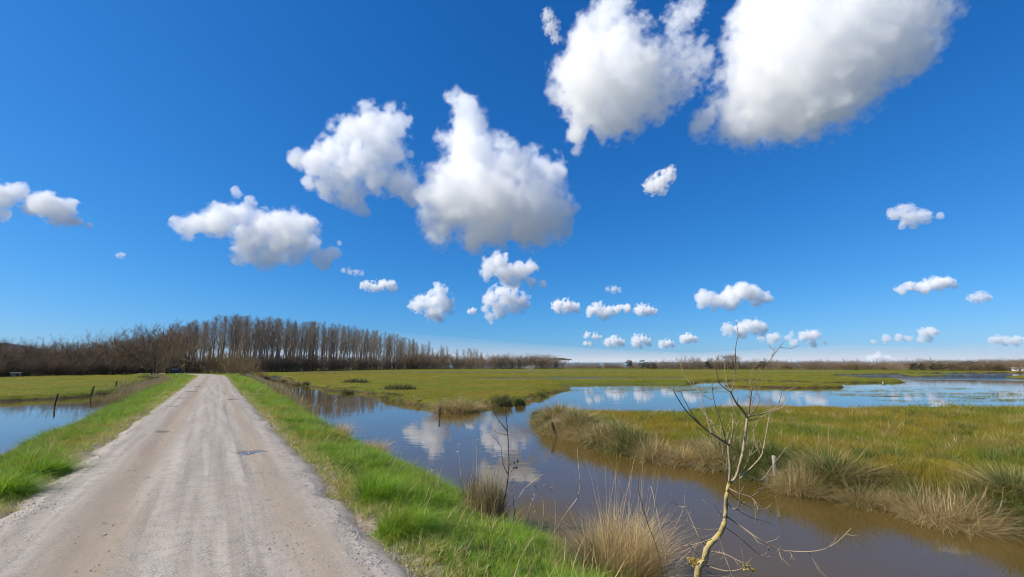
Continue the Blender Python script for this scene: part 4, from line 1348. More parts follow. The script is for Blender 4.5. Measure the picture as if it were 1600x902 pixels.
TUSS = [
    # name, u, v, w, h, n, dry, label, kw
    ('rush_clump', 755, 802, 96, 74, 620, (0.34, 1.0), 'stiff brown green rush clump at the foot of the thin dark stem', dict(mat=M_RUSH, lean=0.10, curl=0.16, droop=0, width=0.006, stalks=10, seed=1, z=-0.5)),
    ('straw_clump', 968, 888, 165, 112, 1500, (0.55, 1.0), 'big straw coloured clump with tall pale stalks beside the sapling', dict(mat=M_SEDGE, lean=0.16, curl=0.42, droop=0.1, width=0.0055, stalks=40, seed=2, z=-0.6)),
    ('straw_clump', 925, 890, 80, 70, 380, (0.0, 0.62), 'green skirt of rushes in front of the big straw clump', dict(mat=M_RUSH, lean=0.16, curl=0.25, droop=0, width=0.0055, seed=3, z=-0.6)),
    ('sedge_tussock', 578, 713, 46, 30, 260, (0.45, 1.0), 'small brown tussock at the waterline of the track shoulder', dict(seed=4, z=-0.7, lean=0.4)),
    ('sedge_tussock', 530, 684, 30, 34, 140, (0.6, 1.0), 'thin dry stems leaning over the ditch from the track shoulder', dict(seed=5, z=-0.7, lean=0.3, curl=0.3, width=0.012)),
    ('long_grass_tuft', 628, 832, 110, 46, 620, (0.0, 0.46), 'dark green long grass tuft combed over the track edge', dict(mat=M_LUSH, seed=6, z=-0.05, lean=0.3, curl=0.7, droop=0.3, width=0.006, wind=(0.5, -0.2))),
    ('long_grass_tuft', 585, 782, 70, 44, 420, (0.0, 0.50), 'long grass tuft beside the track just beyond the combed one', dict(mat=M_LUSH, seed=7, z=-0.05, lean=0.3, curl=0.7, droop=0.3, width=0.007, wind=(0.5, 0))),
    ('long_grass_tuft', -8, 778, 110, 46, 620, (0.0, 0.48), 'thick long grass on the left shoulder by the border of the picture', dict(mat=M_LUSH, seed=8, z=-0.05, lean=0.3, curl=0.7, droop=0.3, width=0.008, wind=(0.5, 0))),
    ('long_grass_tuft', 62, 742, 90, 34, 480, (0.0, 0.52), 'long grass on the left shoulder next to the thick tuft', dict(mat=M_LUSH, seed=9, z=-0.05, lean=0.3, curl=0.7, droop=0.3, width=0.010, wind=(0.5, 0))),
    ('sedge_tussock', 712, 643, 78, 30, 620, (0.35, 0.95), 'dark brown tussock at the tip of the green meadow across the ditch', dict(seed=10, lean=0.35, width=0.016, flat=0.8)),
    ('sedge_tussock', 738, 640, 30, 18, 200, (0.2, 0.8), 'flat end of the brown tussock at the meadow tip', dict(seed=11, lean=0.4, width=0.016)),
    ('rush_clump', 784, 634, 44, 20, 300, (0.0, 0.62), 'dark green rushes between the brown tussock and the round rush clump', dict(mat=M_RUSH, seed=12, lean=0.15, curl=0.2, droop=0, width=0.016)),
    ('rush_clump', 812, 633, 22, 14, 180, (0.0, 0.60), 'small round rush clump at the last corner of the green meadow', dict(mat=M_RUSH, seed=13, lean=0.15, curl=0.2, droop=0, width=0.016)),
    ('rush_clump', 543, 615, 26, 10, 200, (0.0, 0.65), 'dark clump on the far bank where the ditch widens', dict(mat=M_RUSH, seed=14, width=0.022)),
    ('rush_clump', 556, 599, 58, 9, 320, (0.0, 0.6), 'long low dark rush patch in the green meadow', dict(mat=M_RUSH, seed=15, width=0.03, flat=0.5, z=-0.45)),
    ('rush_clump', 625, 610, 78, 12, 420, (0.0, 0.6), 'widest dark rush strip in the green meadow', dict(mat=M_RUSH, seed=16, width=0.026, flat=0.45, z=-0.45)),
    ('rush_clump', 416, 592, 16, 8, 140, (0.4, 0.9), 'brown tuft farthest along the far bank of the ditch', dict(mat=M_RUSH, seed=17, width=0.04)),
    ('rush_clump', 440, 596, 20, 8, 140, (0.4, 0.9), 'second brown tuft along the far bank of the ditch', dict(mat=M_RUSH, seed=18, width=0.035)),
    ('rush_clump', 462, 602, 22, 9, 160, (0.3, 0.9), 'third brown tuft along the far bank of the ditch', dict(mat=M_RUSH, seed=19, width=0.03)),
    ('rush_clump', 478, 603, 16, 9, 160, (0.2, 0.8), 'fourth and darkest brown tuft along the far bank', dict(mat=M_RUSH, seed=20, width=0.03)),
    ('rush_clump', 232, 594, 50, 7, 240, (0.2, 0.8), 'dark rush patch in the shallow water left of the track', dict(mat=M_RUSH, seed=21, width=0.03, flat=0.5)),
    ('rush_clump', 292, 583, 14, 6, 120, (0.0, 0.3), 'black looking bush tuft on the left shoulder near the track end', dict(mat=M_RUSH, seed=22, width=0.05)),
    ('sedge_tussock', 847, 664, 34, 22, 300, (0.05, 0.7), 'green brown tussock at the very tip of the near meadow', dict(seed=23, width=0.012)),
    ('sedge_tussock', 872, 668, 46, 32, 480, (0.30, 0.95), 'straw topped tussock behind the leaning stake', dict(seed=24, width=0.012)),
    ('sedge_tussock', 905, 680, 54, 34, 520, (0.10, 0.80), 'dark green tussock right of the leaning stake', dict(seed=25, width=0.011)),
    ('sedge_tussock', 945, 696, 58, 36, 560, (0.30, 0.95), 'brown tussock third along the meadow bank from the stake', dict(seed=26, width=0.010)),
    ('sedge_tussock', 985, 706, 56, 40, 520, (0.05, 0.72), 'greenest tussock of the meadow bank above its dark gap', dict(seed=27, width=0.010)),
    ('sedge_tussock', 1022, 716, 60, 44, 620, (0.35, 1.0), 'straw tussock left of the blue scrap', dict(seed=28, width=0.009)),
    ('sedge_tussock', 1060, 723, 56, 40, 560, (0.45, 1.0), 'pale matted tussock next to the blue scrap', dict(seed=29, width=0.009, droop=0.6)),
    ('sedge_tussock', 1112, 728, 60, 42, 560, (0.40, 1.0), 'brown tussock right of the blue scrap', dict(seed=30, width=0.009, droop=0.6)),
    ('sedge_tussock', 1165, 738, 60, 48, 520, (0.10, 0.8), 'green tussock behind the sapling fork', dict(seed=31, width=0.009)),
    ('sedge_tussock', 1252, 768, 80, 56, 900, (0.45, 1.0), 'tall straw tussock right of the white post', dict(seed=32, width=0.008, lean=0.14, curl=0.55)),
    ('sedge_tussock', 1298, 770, 54, 66, 560, (0.0, 0.66), 'dark green tussock between the tall straw and the drooping hummock', dict(seed=33, width=0.008)),
    ('sedge_tussock', 1345, 784, 56, 56, 560, (0.3, 0.95), 'drooping hummock over a dark hollow of the bank', dict(seed=34, width=0.008, droop=0.8, curl=1.0)),
    ('sedge_tussock', 1390, 792, 50, 40, 520, (0.55, 1.0), 'small pale hummock hanging into the water', dict(seed=35, width=0.008, droop=0.9, curl=1.1)),
    ('sedge_tussock', 1428, 796, 44, 56, 420, (0.0, 0.68), 'yellow green tussock before the big straw mound', dict(seed=36, width=0.008)),
    ('sedge_tussock', 1478, 812, 130, 60, 1700, (0.50, 1.0), 'biggest straw mound of the bank with windblown top', dict(seed=37, width=0.0075, droop=0.55, curl=0.9, wind=(0.3, 0.0))),
    ('sedge_tussock', 1525, 812, 60, 50, 620, (0.55, 1.0), 'matted straw at the foot of the biggest mound', dict(seed=38, width=0.008, droop=0.9, curl=1.2)),
    ('sedge_tussock', 1590, 812, 60, 66, 560, (0.0, 0.7), 'green tuft by the border of the picture past the driftwood', dict(seed=39, width=0.008)),
]
for (nm, u, v, w, h, n, dry, lab, kw) in TUSS:
    tussock(nm, u, v, w, h, n, dry, lab, **kw)

# ------------------------------------------------------------------ the sapling on the shoulder, and other stems
def lichen_bark():
    t = NT('sapling_bark')
    p = t.pos()
    sep = t.n('ShaderNodeSeparateXYZ', i_0=p)
    c = t.mix(t.noise(p, 22.0, 5, 0.65), (0.270, 0.195, 0.095), (0.560, 0.450, 0.250))
    li = t.smooth(t.noise(p, 13.0, 4, 0.6), 0.44, 0.62)
    low = t.smooth(sep.outputs[2], -0.7, 1.1, 0.85, 0.0)
    c = t.mix(t.math('MULTIPLY', li, low), c, (0.56, 0.42, 0.06))
    c = t.mix(t.math('MULTIPLY', t.smooth(t.noise(p, 40.0, 3, 0.6), 0.62, 0.75), 0.7), c, (0.07, 0.055, 0.04))
    t.bsdf(c, 0.85, 0.2, t.bump(t.noise(p, 60.0, 4, 0.6), 0.5, 0.01))
    return t.m
def twig_bark(name, a, b):
    t = NT(name)
    p = t.pos()
    t.bsdf(t.mix(t.noise(p, 15.0, 4, 0.65), a, b), 0.8, 0.2)
    return t.m
M_SAP = lichen_bark()
M_TWIG = twig_bark('young_twig_bark', (0.150, 0.108, 0.070), (0.360, 0.270, 0.180))
M_PALE_TWIG = twig_bark('pale_twig_bark', (0.250, 0.188, 0.115), (0.450, 0.360, 0.240))
M_STALK = twig_bark('dry_stalk', (0.360, 0.285, 0.190), (0.560, 0.470, 0.350))
M_DARKSTEM = twig_bark('dark_stem', (0.050, 0.036, 0.026), (0.190, 0.130, 0.090))

def px_path(base_depth, pts, d0=0.0, d1=0.0):
    """Traced stem: pixel points with a depth running from base_depth+d0 to base_depth+d1."""
    out = []
    L = [0.0]
    for a, b in zip(pts, pts[1:]): L.append(L[-1] + math.hypot(b[0] - a[0], b[1] - a[1]))
    for (u, v), l in zip(pts, L):
        f = l / max(L[-1], 1e-6)
        q = ray(u, v)
        D = base_depth + d0 + (d1 - d0) * f + 0.03 * math.sin(f * 7 + u)
        out.append(Vector((q.x * D, q.y * D, EYE + q.z * D)))
    return out

def smooth_path(P, n=4):
    out = []
    for i in range(len(P) - 1):
        p0, p1, p2, p3 = P[max(i - 1, 0)], P[i], P[i + 1], P[min(i + 2, len(P) - 1)]
        for k in range(n):
            t = k / n
            out.append(0.5 * ((2 * p1) + (p2 - p0) * t + (2 * p0 - 5 * p1 + 4 * p2 - p3) * t * t + (3 * p1 - p0 - 3 * p2 + p3) * t * t * t))
    out.append(P[-1])
    return out

def stem_tube(tb, path, r0, r1, sides=5, knots=0.0, rr=None, origin=None):
    n = len(path)
    rad = []
    for i in range(n):
        f = i / (n - 1)
        r = r0 + (r1 - r0) * f
        if knots and rr: r *= 1 + rr.uniform(-knots, knots * 1.4)
        rad.append(r)
    tb.tube([p - origin for p in path], rad, sides)

def build_sapling():
    rr = random.Random(71)
    base = ground(1086, 912, -0.62)
    base.z = tz(base.x, base.y) - 0.06
    D = depth_of(base)
    root = empty('sapling', base)
    tag(root, 'bare crooked sapling with yellow lichen on its trunk, leaning over the water', 'tree')
    k = D / F_PX
    tr = Tubes()
    trunk_px = [(1078, 925), (1090.5, 899), (1101, 875.6), (1105.8, 854.5), (1123.4, 835.7), (1131.6, 816.9), (1134, 795.7), (1135, 774.6), (1138.7, 757)]
    P = px_path(D, trunk_px)
    P[0] = base.copy()
    path = smooth_path(P, 5)
    n = len(path)
    rad = [k * float(np.interp(i / (n - 1), [0, 0.2, 0.45, 0.7, 1.0], [5.9, 5.2, 4.2, 3.2, 2.7])) * rr.uniform(0.94, 1.08) for i in range(n)]
    tr.tube([p - base for p in path], rad, 10)
    obj('trunk', tr.mesh('trunk', M_SAP), None, root)
    LIMBS = [  # points, px radius at start and end, depth start, depth end, material
        ([(1138.7, 757), (1141, 734.6), (1139, 712), (1138.7, 695)], 3.4, 2.6, 0, -0.05, 0),
        ([(1138.7, 695), (1120, 683), (1099, 668), (1073.5, 643.6), (1055, 615.7), (1052, 604)], 2.4, 0.5, -0.05, -0.45, 1),
        ([(1099, 668), (1082, 648), (1068, 622), (1064, 612)], 1.3, 0.45, -0.2, -0.3, 1),
        ([(1138.7, 695), (1144.5, 676), (1145.7, 639), (1141, 615.7)], 1.9, 0.6, -0.05, 0.2, 0),
        ([(1134, 690), (1127, 662), (1115.4, 625), (1112, 592.4)], 1.5, 0.45, -0.1, -0.35, 1),
        ([(1110.8, 677), (1103, 648), (1099, 627), (1094.5, 597)], 1.3, 0.45, -0.15, 0.15, 1),
        ([(1128, 669), (1108, 656), (1096, 640), (1088, 633)], 1.0, 0.4, -0.1, 0.3, 1),
        ([(1113, 625), (1095, 615), (1080, 600), (1066, 581), (1063, 561)], 1.1, 0.4, -0.3, 0.1, 1),
        ([(1138.7, 757), (1150.4, 744), (1158.6, 715.8), (1162, 697), (1167.8, 653)], 3.6, 2.3, 0, 0.12, 0),
        ([(1167.8, 653), (1159, 640), (1150.4, 629.7), (1142, 613.4)], 2.3, 1.7, 0.12, 0.05, 1),
        ([(1142, 613.4), (1147, 600), (1149.2, 583), (1149.2, 546), (1153, 522.6), (1150.4, 504)], 1.4, 0.4, 0.05, -0.15, 1),
        ([(1142, 613), (1124.7, 599.4), (1119.6, 578.5), (1120.6, 559.8)], 1.1, 0.4, 0.05, -0.3, 1),
        ([(1141, 612), (1134, 592.4), (1131.7, 562)], 1.0, 0.4, 0.05, 0.3, 1),
        ([(1167.8, 653), (1183, 634), (1186.4, 620.4), (1178.3, 606.4), (1164.3, 592.4)], 1.5, 0.5, 0.12, 0.4, 1),
        ([(1170, 650), (1173, 622), (1176, 604), (1185.3, 590), (1204, 562), (1224.8, 534)], 1.5, 0.4, 0.12, -0.2, 1),
        ([(1204, 562), (1208, 552), (1211, 543.5)], 0.7, 0.35, -0.05, 0.0, 1),
        ([(1176, 604), (1172, 590), (1180, 570)], 0.8, 0.35, 0.0, 0.2, 1),
        ([(1172, 640), (1178, 622), (1184, 612), (1190, 600), (1206, 585)], 0.9, 0.35, 0.2, 0.5, 1),
        ([(1168, 651), (1197, 644.8), (1213, 636.6), (1224.8, 627), (1229.5, 608.7)], 1.6, 0.5, 0.12, 0.35, 0),
        ([(1216, 635), (1221, 615), (1225, 598)], 0.8, 0.3, 0.25, 0.1, 1),
        ([(1169, 657), (1180, 655), (1192, 650.6), (1206, 643), (1226, 635)], 1.3, 0.4, 0.12, -0.25, 0),
        ([(1156.3, 747.6), (1172.7, 732), (1189, 713.5), (1194, 695), (1199, 667), (1204, 639), (1206, 622)], 2.2, 0.5, 0.03, 0.4, 0),
        ([(1189, 713), (1180, 690), (1176, 672)], 0.9, 0.35, 0.2, 0.3, 0),
        ([(1139, 757), (1133, 738), (1129, 715), (1124, 692)], 1.3, 0.5, 0, -0.25, 0),
        ([(1162, 735), (1172, 712), (1178, 694), (1181, 680)], 1.0, 0.4, 0.05, -0.2, 0),
        ([(1170, 745), (1190, 750), (1208, 726), (1231, 697)], 1.2, 0.4, 0.05, 0.5, 0),
        ([(1192, 746), (1215, 741), (1238, 732)], 0.8, 0.35, 0.3, 0.45, 0),
        ([(1137.5, 761.7), (1151.6, 770), (1172.7, 777), (1182, 788), (1184, 797)], 1.5, 0.5, 0, -0.2, 2),
        ([(1172, 777), (1190, 765), (1200, 752)], 0.8, 0.35, -0.1, 0.1, 2),
        ([(1138, 767), (1156.3, 784), (1179.8, 794.6), (1199.7, 794.6)], 1.4, 0.45, 0, 0.25, 2),
        ([(1135, 784), (1144.5, 794.6), (1152.8, 793.4), (1155.8, 779), (1155.8, 753.4)], 1.6, 0.9, 0, -0.2, 1),
        ([(1150, 795), (1170.4, 807.5), (1193.9, 814.5), (1212.7, 821.6)], 1.2, 0.4, -0.1, 0.2, 2),
        ([(1136.3, 807.5), (1156.3, 821.6), (1184.5, 841.5), (1212.7, 856.8), (1236, 861.5), (1276, 861), (1304.3, 849.8), (1329.7, 825.8)], 2.0, 0.6, 0, -0.35, 2),
        ([(1262, 861), (1275, 880), (1290, 902)], 0.7, 0.4, -0.2, -0.3, 2),
        ([(1216, 858), (1221, 873), (1226, 889)], 0.8, 0.4, -0.15, -0.25, 2),
        ([(1234, 862), (1242, 876)], 0.6, 0.4, -0.2, -0.2, 2),
        ([(1203, 851), (1201, 860), (1192, 868), (1178, 872)], 0.7, 0.35, -0.1, -0.2, 1),
        ([(1135, 825), (1158.6, 842.7), (1184.5, 865), (1203.3, 871)], 1.1, 0.4, 0, 0.25, 2),
        ([(1102.2, 854.5), (1090.5, 835.7), (1080, 812), (1070.5, 788.7), (1071, 768)], 1.6, 0.5, 0, 0.2, 2),
        ([(1071, 792), (1060, 791), (1047, 785)], 0.8, 0.35, 0.15, 0.2, 2),
        ([(1068, 796), (1058, 818), (1044, 848)], 0.7, 0.4, 0.15, 0.1, 2),
        ([(1082, 816), (1075, 815), (1064, 813)], 0.6, 0.35, 0.1, 0.1, 2),
        ([(1111.6, 842.7), (1095, 848), (1078.7, 852), (1043.5, 856.8)], 1.4, 0.6, 0, -0.15, 2),
        ([(1088, 848), (1078, 862), (1064, 874), (1056, 884)], 0.8, 0.4, 0, -0.2, 2),
        ([(1131, 812), (1122, 798), (1115, 788)], 0.9, 0.4, 0, -0.1, 2),
        ([(1122, 826), (1108, 828), (1088, 826)], 0.6, 0.3, 0, 0.3, 1),
        ([(1111.6, 861.5), (1132.8, 866), (1156.3, 878), (1175, 891)], 1.3, 0.5, 0, -0.25, 2),
        ([(1103.4, 883.8), (1132.8, 892), (1156.3, 889.7), (1170.4, 878)], 1.4, 0.5, 0, -0.25, 2),
        ([(1124, 838), (1130, 862), (1138, 884), (1146, 905)], 0.9, 0.4, 0, -0.2, 2),
        ([(1100, 890), (1122, 900), (1150, 902), (1170, 900)], 1.0, 0.4, 0, 0.2, 2),
        ([(1096, 874), (1086, 862), (1076, 850)], 0.9, 0.4, 0, -0.1, 2),
        ([(1093, 893), (1086, 882), (1083, 868), (1090, 848)], 1.0, 0.4, 0, 0.1, 2),
    ]
    mats = (M_PALE_TWIG, M_TWIG, M_PALE_TWIG)
    for (pts, r0, r1, d0, d1, m) in LIMBS:
        tb = Tubes()
        path = smooth_path(px_path(D, pts, d0, d1), 5)
        stem_tube(tb, path, r0 * k * 0.66, r1 * k * 0.75, 6, 0.10, rr, base)
        # buds and short spurs
        for j in range(max(2, len(path) // 3)):
            i = rr.randrange(1, len(path) - 1)
            d = ((path[i + 1] - path[i]).normalized() + rdir(rr) * 0.9).normalized()
            L = rr.choice([3, 4, 6, 9, 16, 24]) * k * rr.uniform(0.7, 1.2)
            tb.tube([path[i] - base, path[i] - base + d * L * 0.6, path[i] - base + (d + Vector((0, 0, 0.2))).normalized() * L], [0.45 * k, 0.4 * k, 0.15 * k], 4)
        obj('branch', tb.mesh('branch', mats[m]), None, root)
    # yellow lichen and shrivelled leaves
    t = NT('yellow_lichen')
    t.bsdf(t.mix(t.noise(t.pos(), 50.0, 3, 0.6), (0.38, 0.26, 0.02), (0.62, 0.46, 0.06)), 0.85, 0.15)
    for (u, v, n, sp) in ((1083, 878, 60, 9), (1166, 886, 34, 8), (1176, 891, 14, 4), (1139, 756, 14, 3), (1104, 858, 14, 4)):
        V, F = [], []
        q = ray(u, v)
        c = Vector((q.x * D, q.y * D, EYE + q.z * D)) - base
        leaf_cloud(rr, [(c, (sp * k, sp * k, sp * k * 0.9))], n, 1.9 * k, V, F)
        me = mesh_np('lichen', V, None, F); me.materials.append(t.m)
        obj('lichen', me, None, root)
build_sapling()

def build_stem():
    rr = random.Random(72)
    base = ground(781, 810, -0.6)
    base.z = tz(base.x, base.y) - 0.05
    D = depth_of(base)
    k = D / F_PX
    root = empty('young_shoot', base)
    tag(root, 'thin dark leafless shoot rising from the rush clump', 'shoot')
    parts = [('stem', [(781, 812), (784, 800), (790.5, 768), (794, 742), (795, 715), (793, 674), (790.5, 651), (788, 634)], 1.5, 0.5, 0, 0.05),
             ('twig', [(793, 674), (785, 664), (778, 655), (770, 638)], 0.8, 0.3, 0.02, -0.15), ('twig', [(793, 680), (784, 678), (776, 676), (764, 666)], 0.7, 0.3, 0.02, 0.15),
             ('twig', [(793, 740), (788, 730), (785, 718), (783, 700)], 0.8, 0.3, 0.0, -0.1), ('twig', [(794, 728), (800, 724), (806, 722)], 0.5, 0.3, 0.0, 0.1),
             ('twig', [(784, 700), (776, 688), (767, 680)], 0.5, 0.25, -0.1, -0.2)]
    for nm, pts, r0, r1, d0, d1 in parts:
        tb = Tubes()
        P = px_path(D, pts, d0, d1)
        if nm == 'stem': P[0] = base.copy()
        stem_tube(tb, smooth_path(P, 4), r0 * k, r1 * k, 5, 0.1, rr, base)
        obj(nm, tb.mesh(nm, M_DARKSTEM), None, root)
    t = NT('shrivelled_leaf')
    t.bsdf((0.09, 0.065, 0.04), 0.9, 0.1)
    for (u, v) in ((804, 724), (803, 732), (807, 731), (800, 736), (809, 721)):
        q = ray(u, v)
        c = Vector((q.x * D, q.y * D, EYE + q.z * D)) - base
        V, F = [], []
        leaf_cloud(rr, [(c, (k, k, k))], 2, 2.6 * k, V, F)
        me = mesh_np('leaf', V, None, F); me.materials.append(t.m)
        obj('leaf', me, None, root)
build_stem()

STALKS = [([(798, 812), (808, 786), (820, 764), (843, 745)], 1.0, 'straight pale stalk slanting right of the thin dark shoot'),
          ([(846, 815), (850, 792), (842, 768), (834, 757)], 0.8, 'pale stalk bent back beside the slanting one'),
          ([(866, 818), (869, 792), (862, 768), (852, 757)], 0.8, 'hooked pale stalk between the two grass clumps'),
          ([(866, 812), (888, 798), (903, 776), (906, 752), (902, 706)], 1.0, 'long pale stalk sweeping up to the straw clump'),
          ([(822, 812), (828, 792), (836, 776)], 0.7, 'short pale stalk at the water edge'),
          ([(806, 812), (803, 790), (801, 768)], 0.7, 'upright pale stalk hugging the rush clump'),
          ([(852, 822), (840, 806), (836, 790)], 0.7, 'low forked pale stalk on the shoulder rim'),
          ([(1040, 905), (1028, 862), (1010, 812), (998, 765), (1000, 730)], 0.9, 'dark stem crossing the right side of the straw clump'),
          ([(1043, 905), (1040, 860), (1030, 815), (1019, 765)], 1.3, 'stout pale stalk beside the dark stem'),
          ([(676, 760), (672, 740), (679, 735)], 0.6, 'tiny pale stalk on the grassy rim of the shoulder'),
          ([(745, 735), (745, 710), (743, 688)], 0.6, 'tall thin pale stalk left in the rush clump'),
          ([(721, 735), (718, 716), (715, 696)], 0.5, 'faint thin stalk at the outer side of the rush clump'),
          ([(523, 690), (516, 668), (521, 645), (522, 628)], 0.7, 'pale reed leaning over the ditch farther along the shoulder')]
def build_stalks():
    rr = random.Random(73)
    for i, (pts, r, lab) in enumerate(STALKS):
        base = ground(pts[0][0], pts[0][1], -0.62)
        base.z = max(tz(base.x, base.y), WL) - 0.04
        D = depth_of(base)
        k = D / F_PX
        tb = Tubes()
        P = px_path(D, pts, 0, rr.uniform(-0.2, 0.2))
        P[0] = base.copy()
        path = smooth_path(P, 5)
        stem_tube(tb, path, r * k, r * k * 0.45, 5, 0.08, rr, base)
        for j in range(2):
            q = path[-1 - j * 3] - base
            d = rdir(rr, 0.6)
            tb.tube([q, q + d * 5 * k, q + (d + Vector((0.3, 0, -0.2))) * 8 * k], [0.35 * k, 0.3 * k, 0.12 * k], 4)
        o = obj('dry_stalk', tb.mesh('dry_stalk', M_DARKSTEM if 'dark stem cr' in lab else M_STALK))
        o.location = base
        tag(o, lab, 'stalk', 'dry stalks on the shoulder')
build_stalks()

# ------------------------------------------------------------------ posts in the water
def wood_mat(name, a, b):
    t = NT(name)
    p = t.n('ShaderNodeTexCoord').outputs['Object']
    m = t.n('ShaderNodeMapping', i_Vector=p, i_Scale=(30, 30, 2.0)).outputs[0]
    g = t.noise(m, 1.0, 5, 0.65)
    t.bsdf(t.mix(t.smooth(g, 0.3, 0.7), a, b), 0.9, 0.15, t.bump(g, 0.6, 0.01))
    return t.m
M_POST = wood_mat('weathered_post', (0.055, 0.045, 0.036), (0.150, 0.125, 0.100))
M_POSTW = wood_mat('bleached_post', (0.22, 0.195, 0.165), (0.50, 0.47, 0.42))
def post(u, v, u1, v1, wpx, mat, label, square=False, seed=0):
    """Post standing in the water at (u,v), its head at (u1,v1)."""
    rr = random.Random(seed)
    p = ground(u, v, WL)
    D = depth_of(p)
    k = D / F_PX
    q = ray(u1, v1)
    head = Vector((q.x * D, q.y * D, EYE + q.z * D))
    ax = head - p
    tb = Tubes()
    r = wpx * k * 0.5
    bot = Vector((0, 0, 0)) - ax.normalized() * 0.55
    n = 9
    tb.tube([bot.lerp(ax, i / n) + Vector((rr.gauss(0, r * 0.08), rr.gauss(0, r * 0.08), 0)) for i in range(n + 1)] + [ax + ax.normalized() * r * 0.25], [r * (1.08 - 0.16 * i / n) * rr.uniform(0.95, 1.05) for i in range(n + 1)] + [r * 0.55], 4 if square else 8)
    me = tb.mesh('fence_post', mat, smooth=not square)
    o = obj('fence_post', me)
    o.location = p
    tag(o, label, 'post', 'old posts in the water')
post(85.5, 634, 90, 616, 2.5, M_POST, 'leaning dark post nearest the track in the left flood', seed=1)
post(141, 620, 147, 604, 2.3, M_POST, 'kinked dark post standing at the edge of the left meadow', seed=2)
post(179, 608, 183, 596, 2.0, M_POST, 'third dark post receding along the left flood', seed=3)
post(206, 603, 208, 597, 1.8, M_POST, 'smallest and farthest dark post of the left flood', seed=4)
post(687, 651, 687, 636, 3.0, M_POST, 'short dark stub before the brown tussock at the meadow tip', seed=5)
post(869.5, 683, 861.5, 660, 5.0, M_POST, 'slanting dark stake at the tip of the near meadow', seed=6)
post(1213, 757, 1209.5, 713, 7.5, M_POSTW, 'bleached upright post at the bank behind the sapling', True, seed=7)

# ------------------------------------------------------------------ small things on the bank
def build_scrap():
    p = ground(1086, 727, WL + 0.03)
    k = m_per_px(p)
    bm = bmesh.new()
    bmesh.ops.create_grid(bm, x_segments=9, y_segments=7, size=0.5)
    rr = random.Random(9)
    for v in bm.verts:
        q = v.co.copy()
        v.co = Vector((q.x * 11 * k, 0.03 * math.sin(q.x * 9 + q.y * 4) + rr.gauss(0, 0.012), (q.y + 0.5) * 8 * k + 0.02 * math.sin(q.x * 12)))
    bmesh.ops.solidify(bm, geom=bm.faces[:], thickness=0.004)
    me = bpy.data.meshes.new('plastic_scrap'); bm.to_mesh(me); bm.free()
    t = NT('blue_plastic')
    t.bsdf((0.10, 0.13, 0.30), 0.5, 0.3)
    o = obj('plastic_scrap', me, t.m)
    o.location = p - Vector((0, 0.03, 0.05))
    tag(o, 'crumpled blue plastic scrap caught at the foot of the bank', 'litter')
build_scrap()

def build_driftwood():
    rr = random.Random(10)
    base = ground(1546, 822, WL + 0.02)
    D = depth_of(base); k = D / F_PX
    root = empty('driftwood', base)
    tag(root, 'grey driftwood snag with broken roots at the end of the straw bank', 'driftwood')
    for nm, pts, r0, r1 in (('log', [(1534, 822), (1550, 812), (1566, 800)], 4.5, 3.0), ('root', [(1555, 809), (1562, 795), (1566, 782)], 1.6, 0.6), ('root', [(1548, 815), (1560, 816), (1572, 812)], 1.5, 0.6), ('root', [(1540, 818), (1534, 808), (1530, 804)], 1.2, 0.5)):
        tb = Tubes()
        stem_tube(tb, smooth_path(px_path(D, pts), 4), r0 * k, r1 * k, 7, 0.15, rr, base)
        obj(nm, tb.mesh(nm, M_POSTW), None, root)
build_driftwood()

def build_bird():
    """White wading bird far out in the flood: S neck, drop shaped body, thin legs."""
    p = ground(1380, 602, WL)
    root = empty('white_bird', p, 0.6)
    root.scale = (0.6, 0.6, 0.6)
    tag(root, 'small white wading bird standing in the flooded meadow', 'bird')
    t = NT('white_feathers'); t.bsdf((0.80, 0.79, 0.76), 0.8, 0.2)
    t2 = NT('bird_beak_and_legs'); t2.bsdf((0.06, 0.05, 0.03), 0.6, 0.3)
    tb = Tubes()
    tb.tube([(-0.42, 0, 0.36), (-0.30, 0, 0.40), (-0.12, 0, 0.45), (0.06, 0, 0.50), (0.17, 0, 0.56), (0.21, 0, 0.64), (0.16, 0, 0.72), (0.15, 0, 0.80), (0.20, 0, 0.86), (0.26, 0, 0.87), (0.31, 0, 0.86)],
            [0.02, 0.07, 0.125, 0.115, 0.065, 0.038, 0.030, 0.030, 0.040, 0.036, 0.012], 8)
    obj('body', tb.mesh('body', t.m), None, root)
    tb = Tubes(); tb.tube([(0.29, 0, 0.865), (0.36, 0, 0.85), (0.43, 0, 0.835)], [0.016, 0.011, 0.002], 5)
    obj('beak', tb.mesh('beak', t2.m), None, root)
    for y in (-0.04, 0.04):
        tb = Tubes(); tb.tube([(-0.06, y, 0.40), (-0.03, y, 0.22), (-0.05, y, -0.1)], [0.018, 0.012, 0.010], 5)
        obj('leg', tb.mesh('leg', t2.m), None, root)
build_bird()

def prism(bm, prof, y0, y1):
    a = [bm.verts.new((x, y0, z)) for x, z in prof]
    b = [bm.verts.new((x, y1, z)) for x, z in prof]
    n = len(prof)
    bm.faces.new(a); bm.faces.new(b[::-1])
    for i in range(n): bm.faces.new((a[(i + 1) % n], a[i], b[i], b[(i + 1) % n]))
    bmesh.ops.recalc_face_normals(bm, faces=bm.faces[:])

def part(name, fn, mat, parent, bev=0.0):
    bm = bmesh.new(); fn(bm)
    if bev: bmesh.ops.bevel(bm, geom=bm.edges[:], offset=bev, segments=2, affect='EDGES', clamp_overlap=True)
    me = bpy.data.meshes.new(name); bm.to_mesh(me); bm.free()
    return obj(name, me, mat, parent)

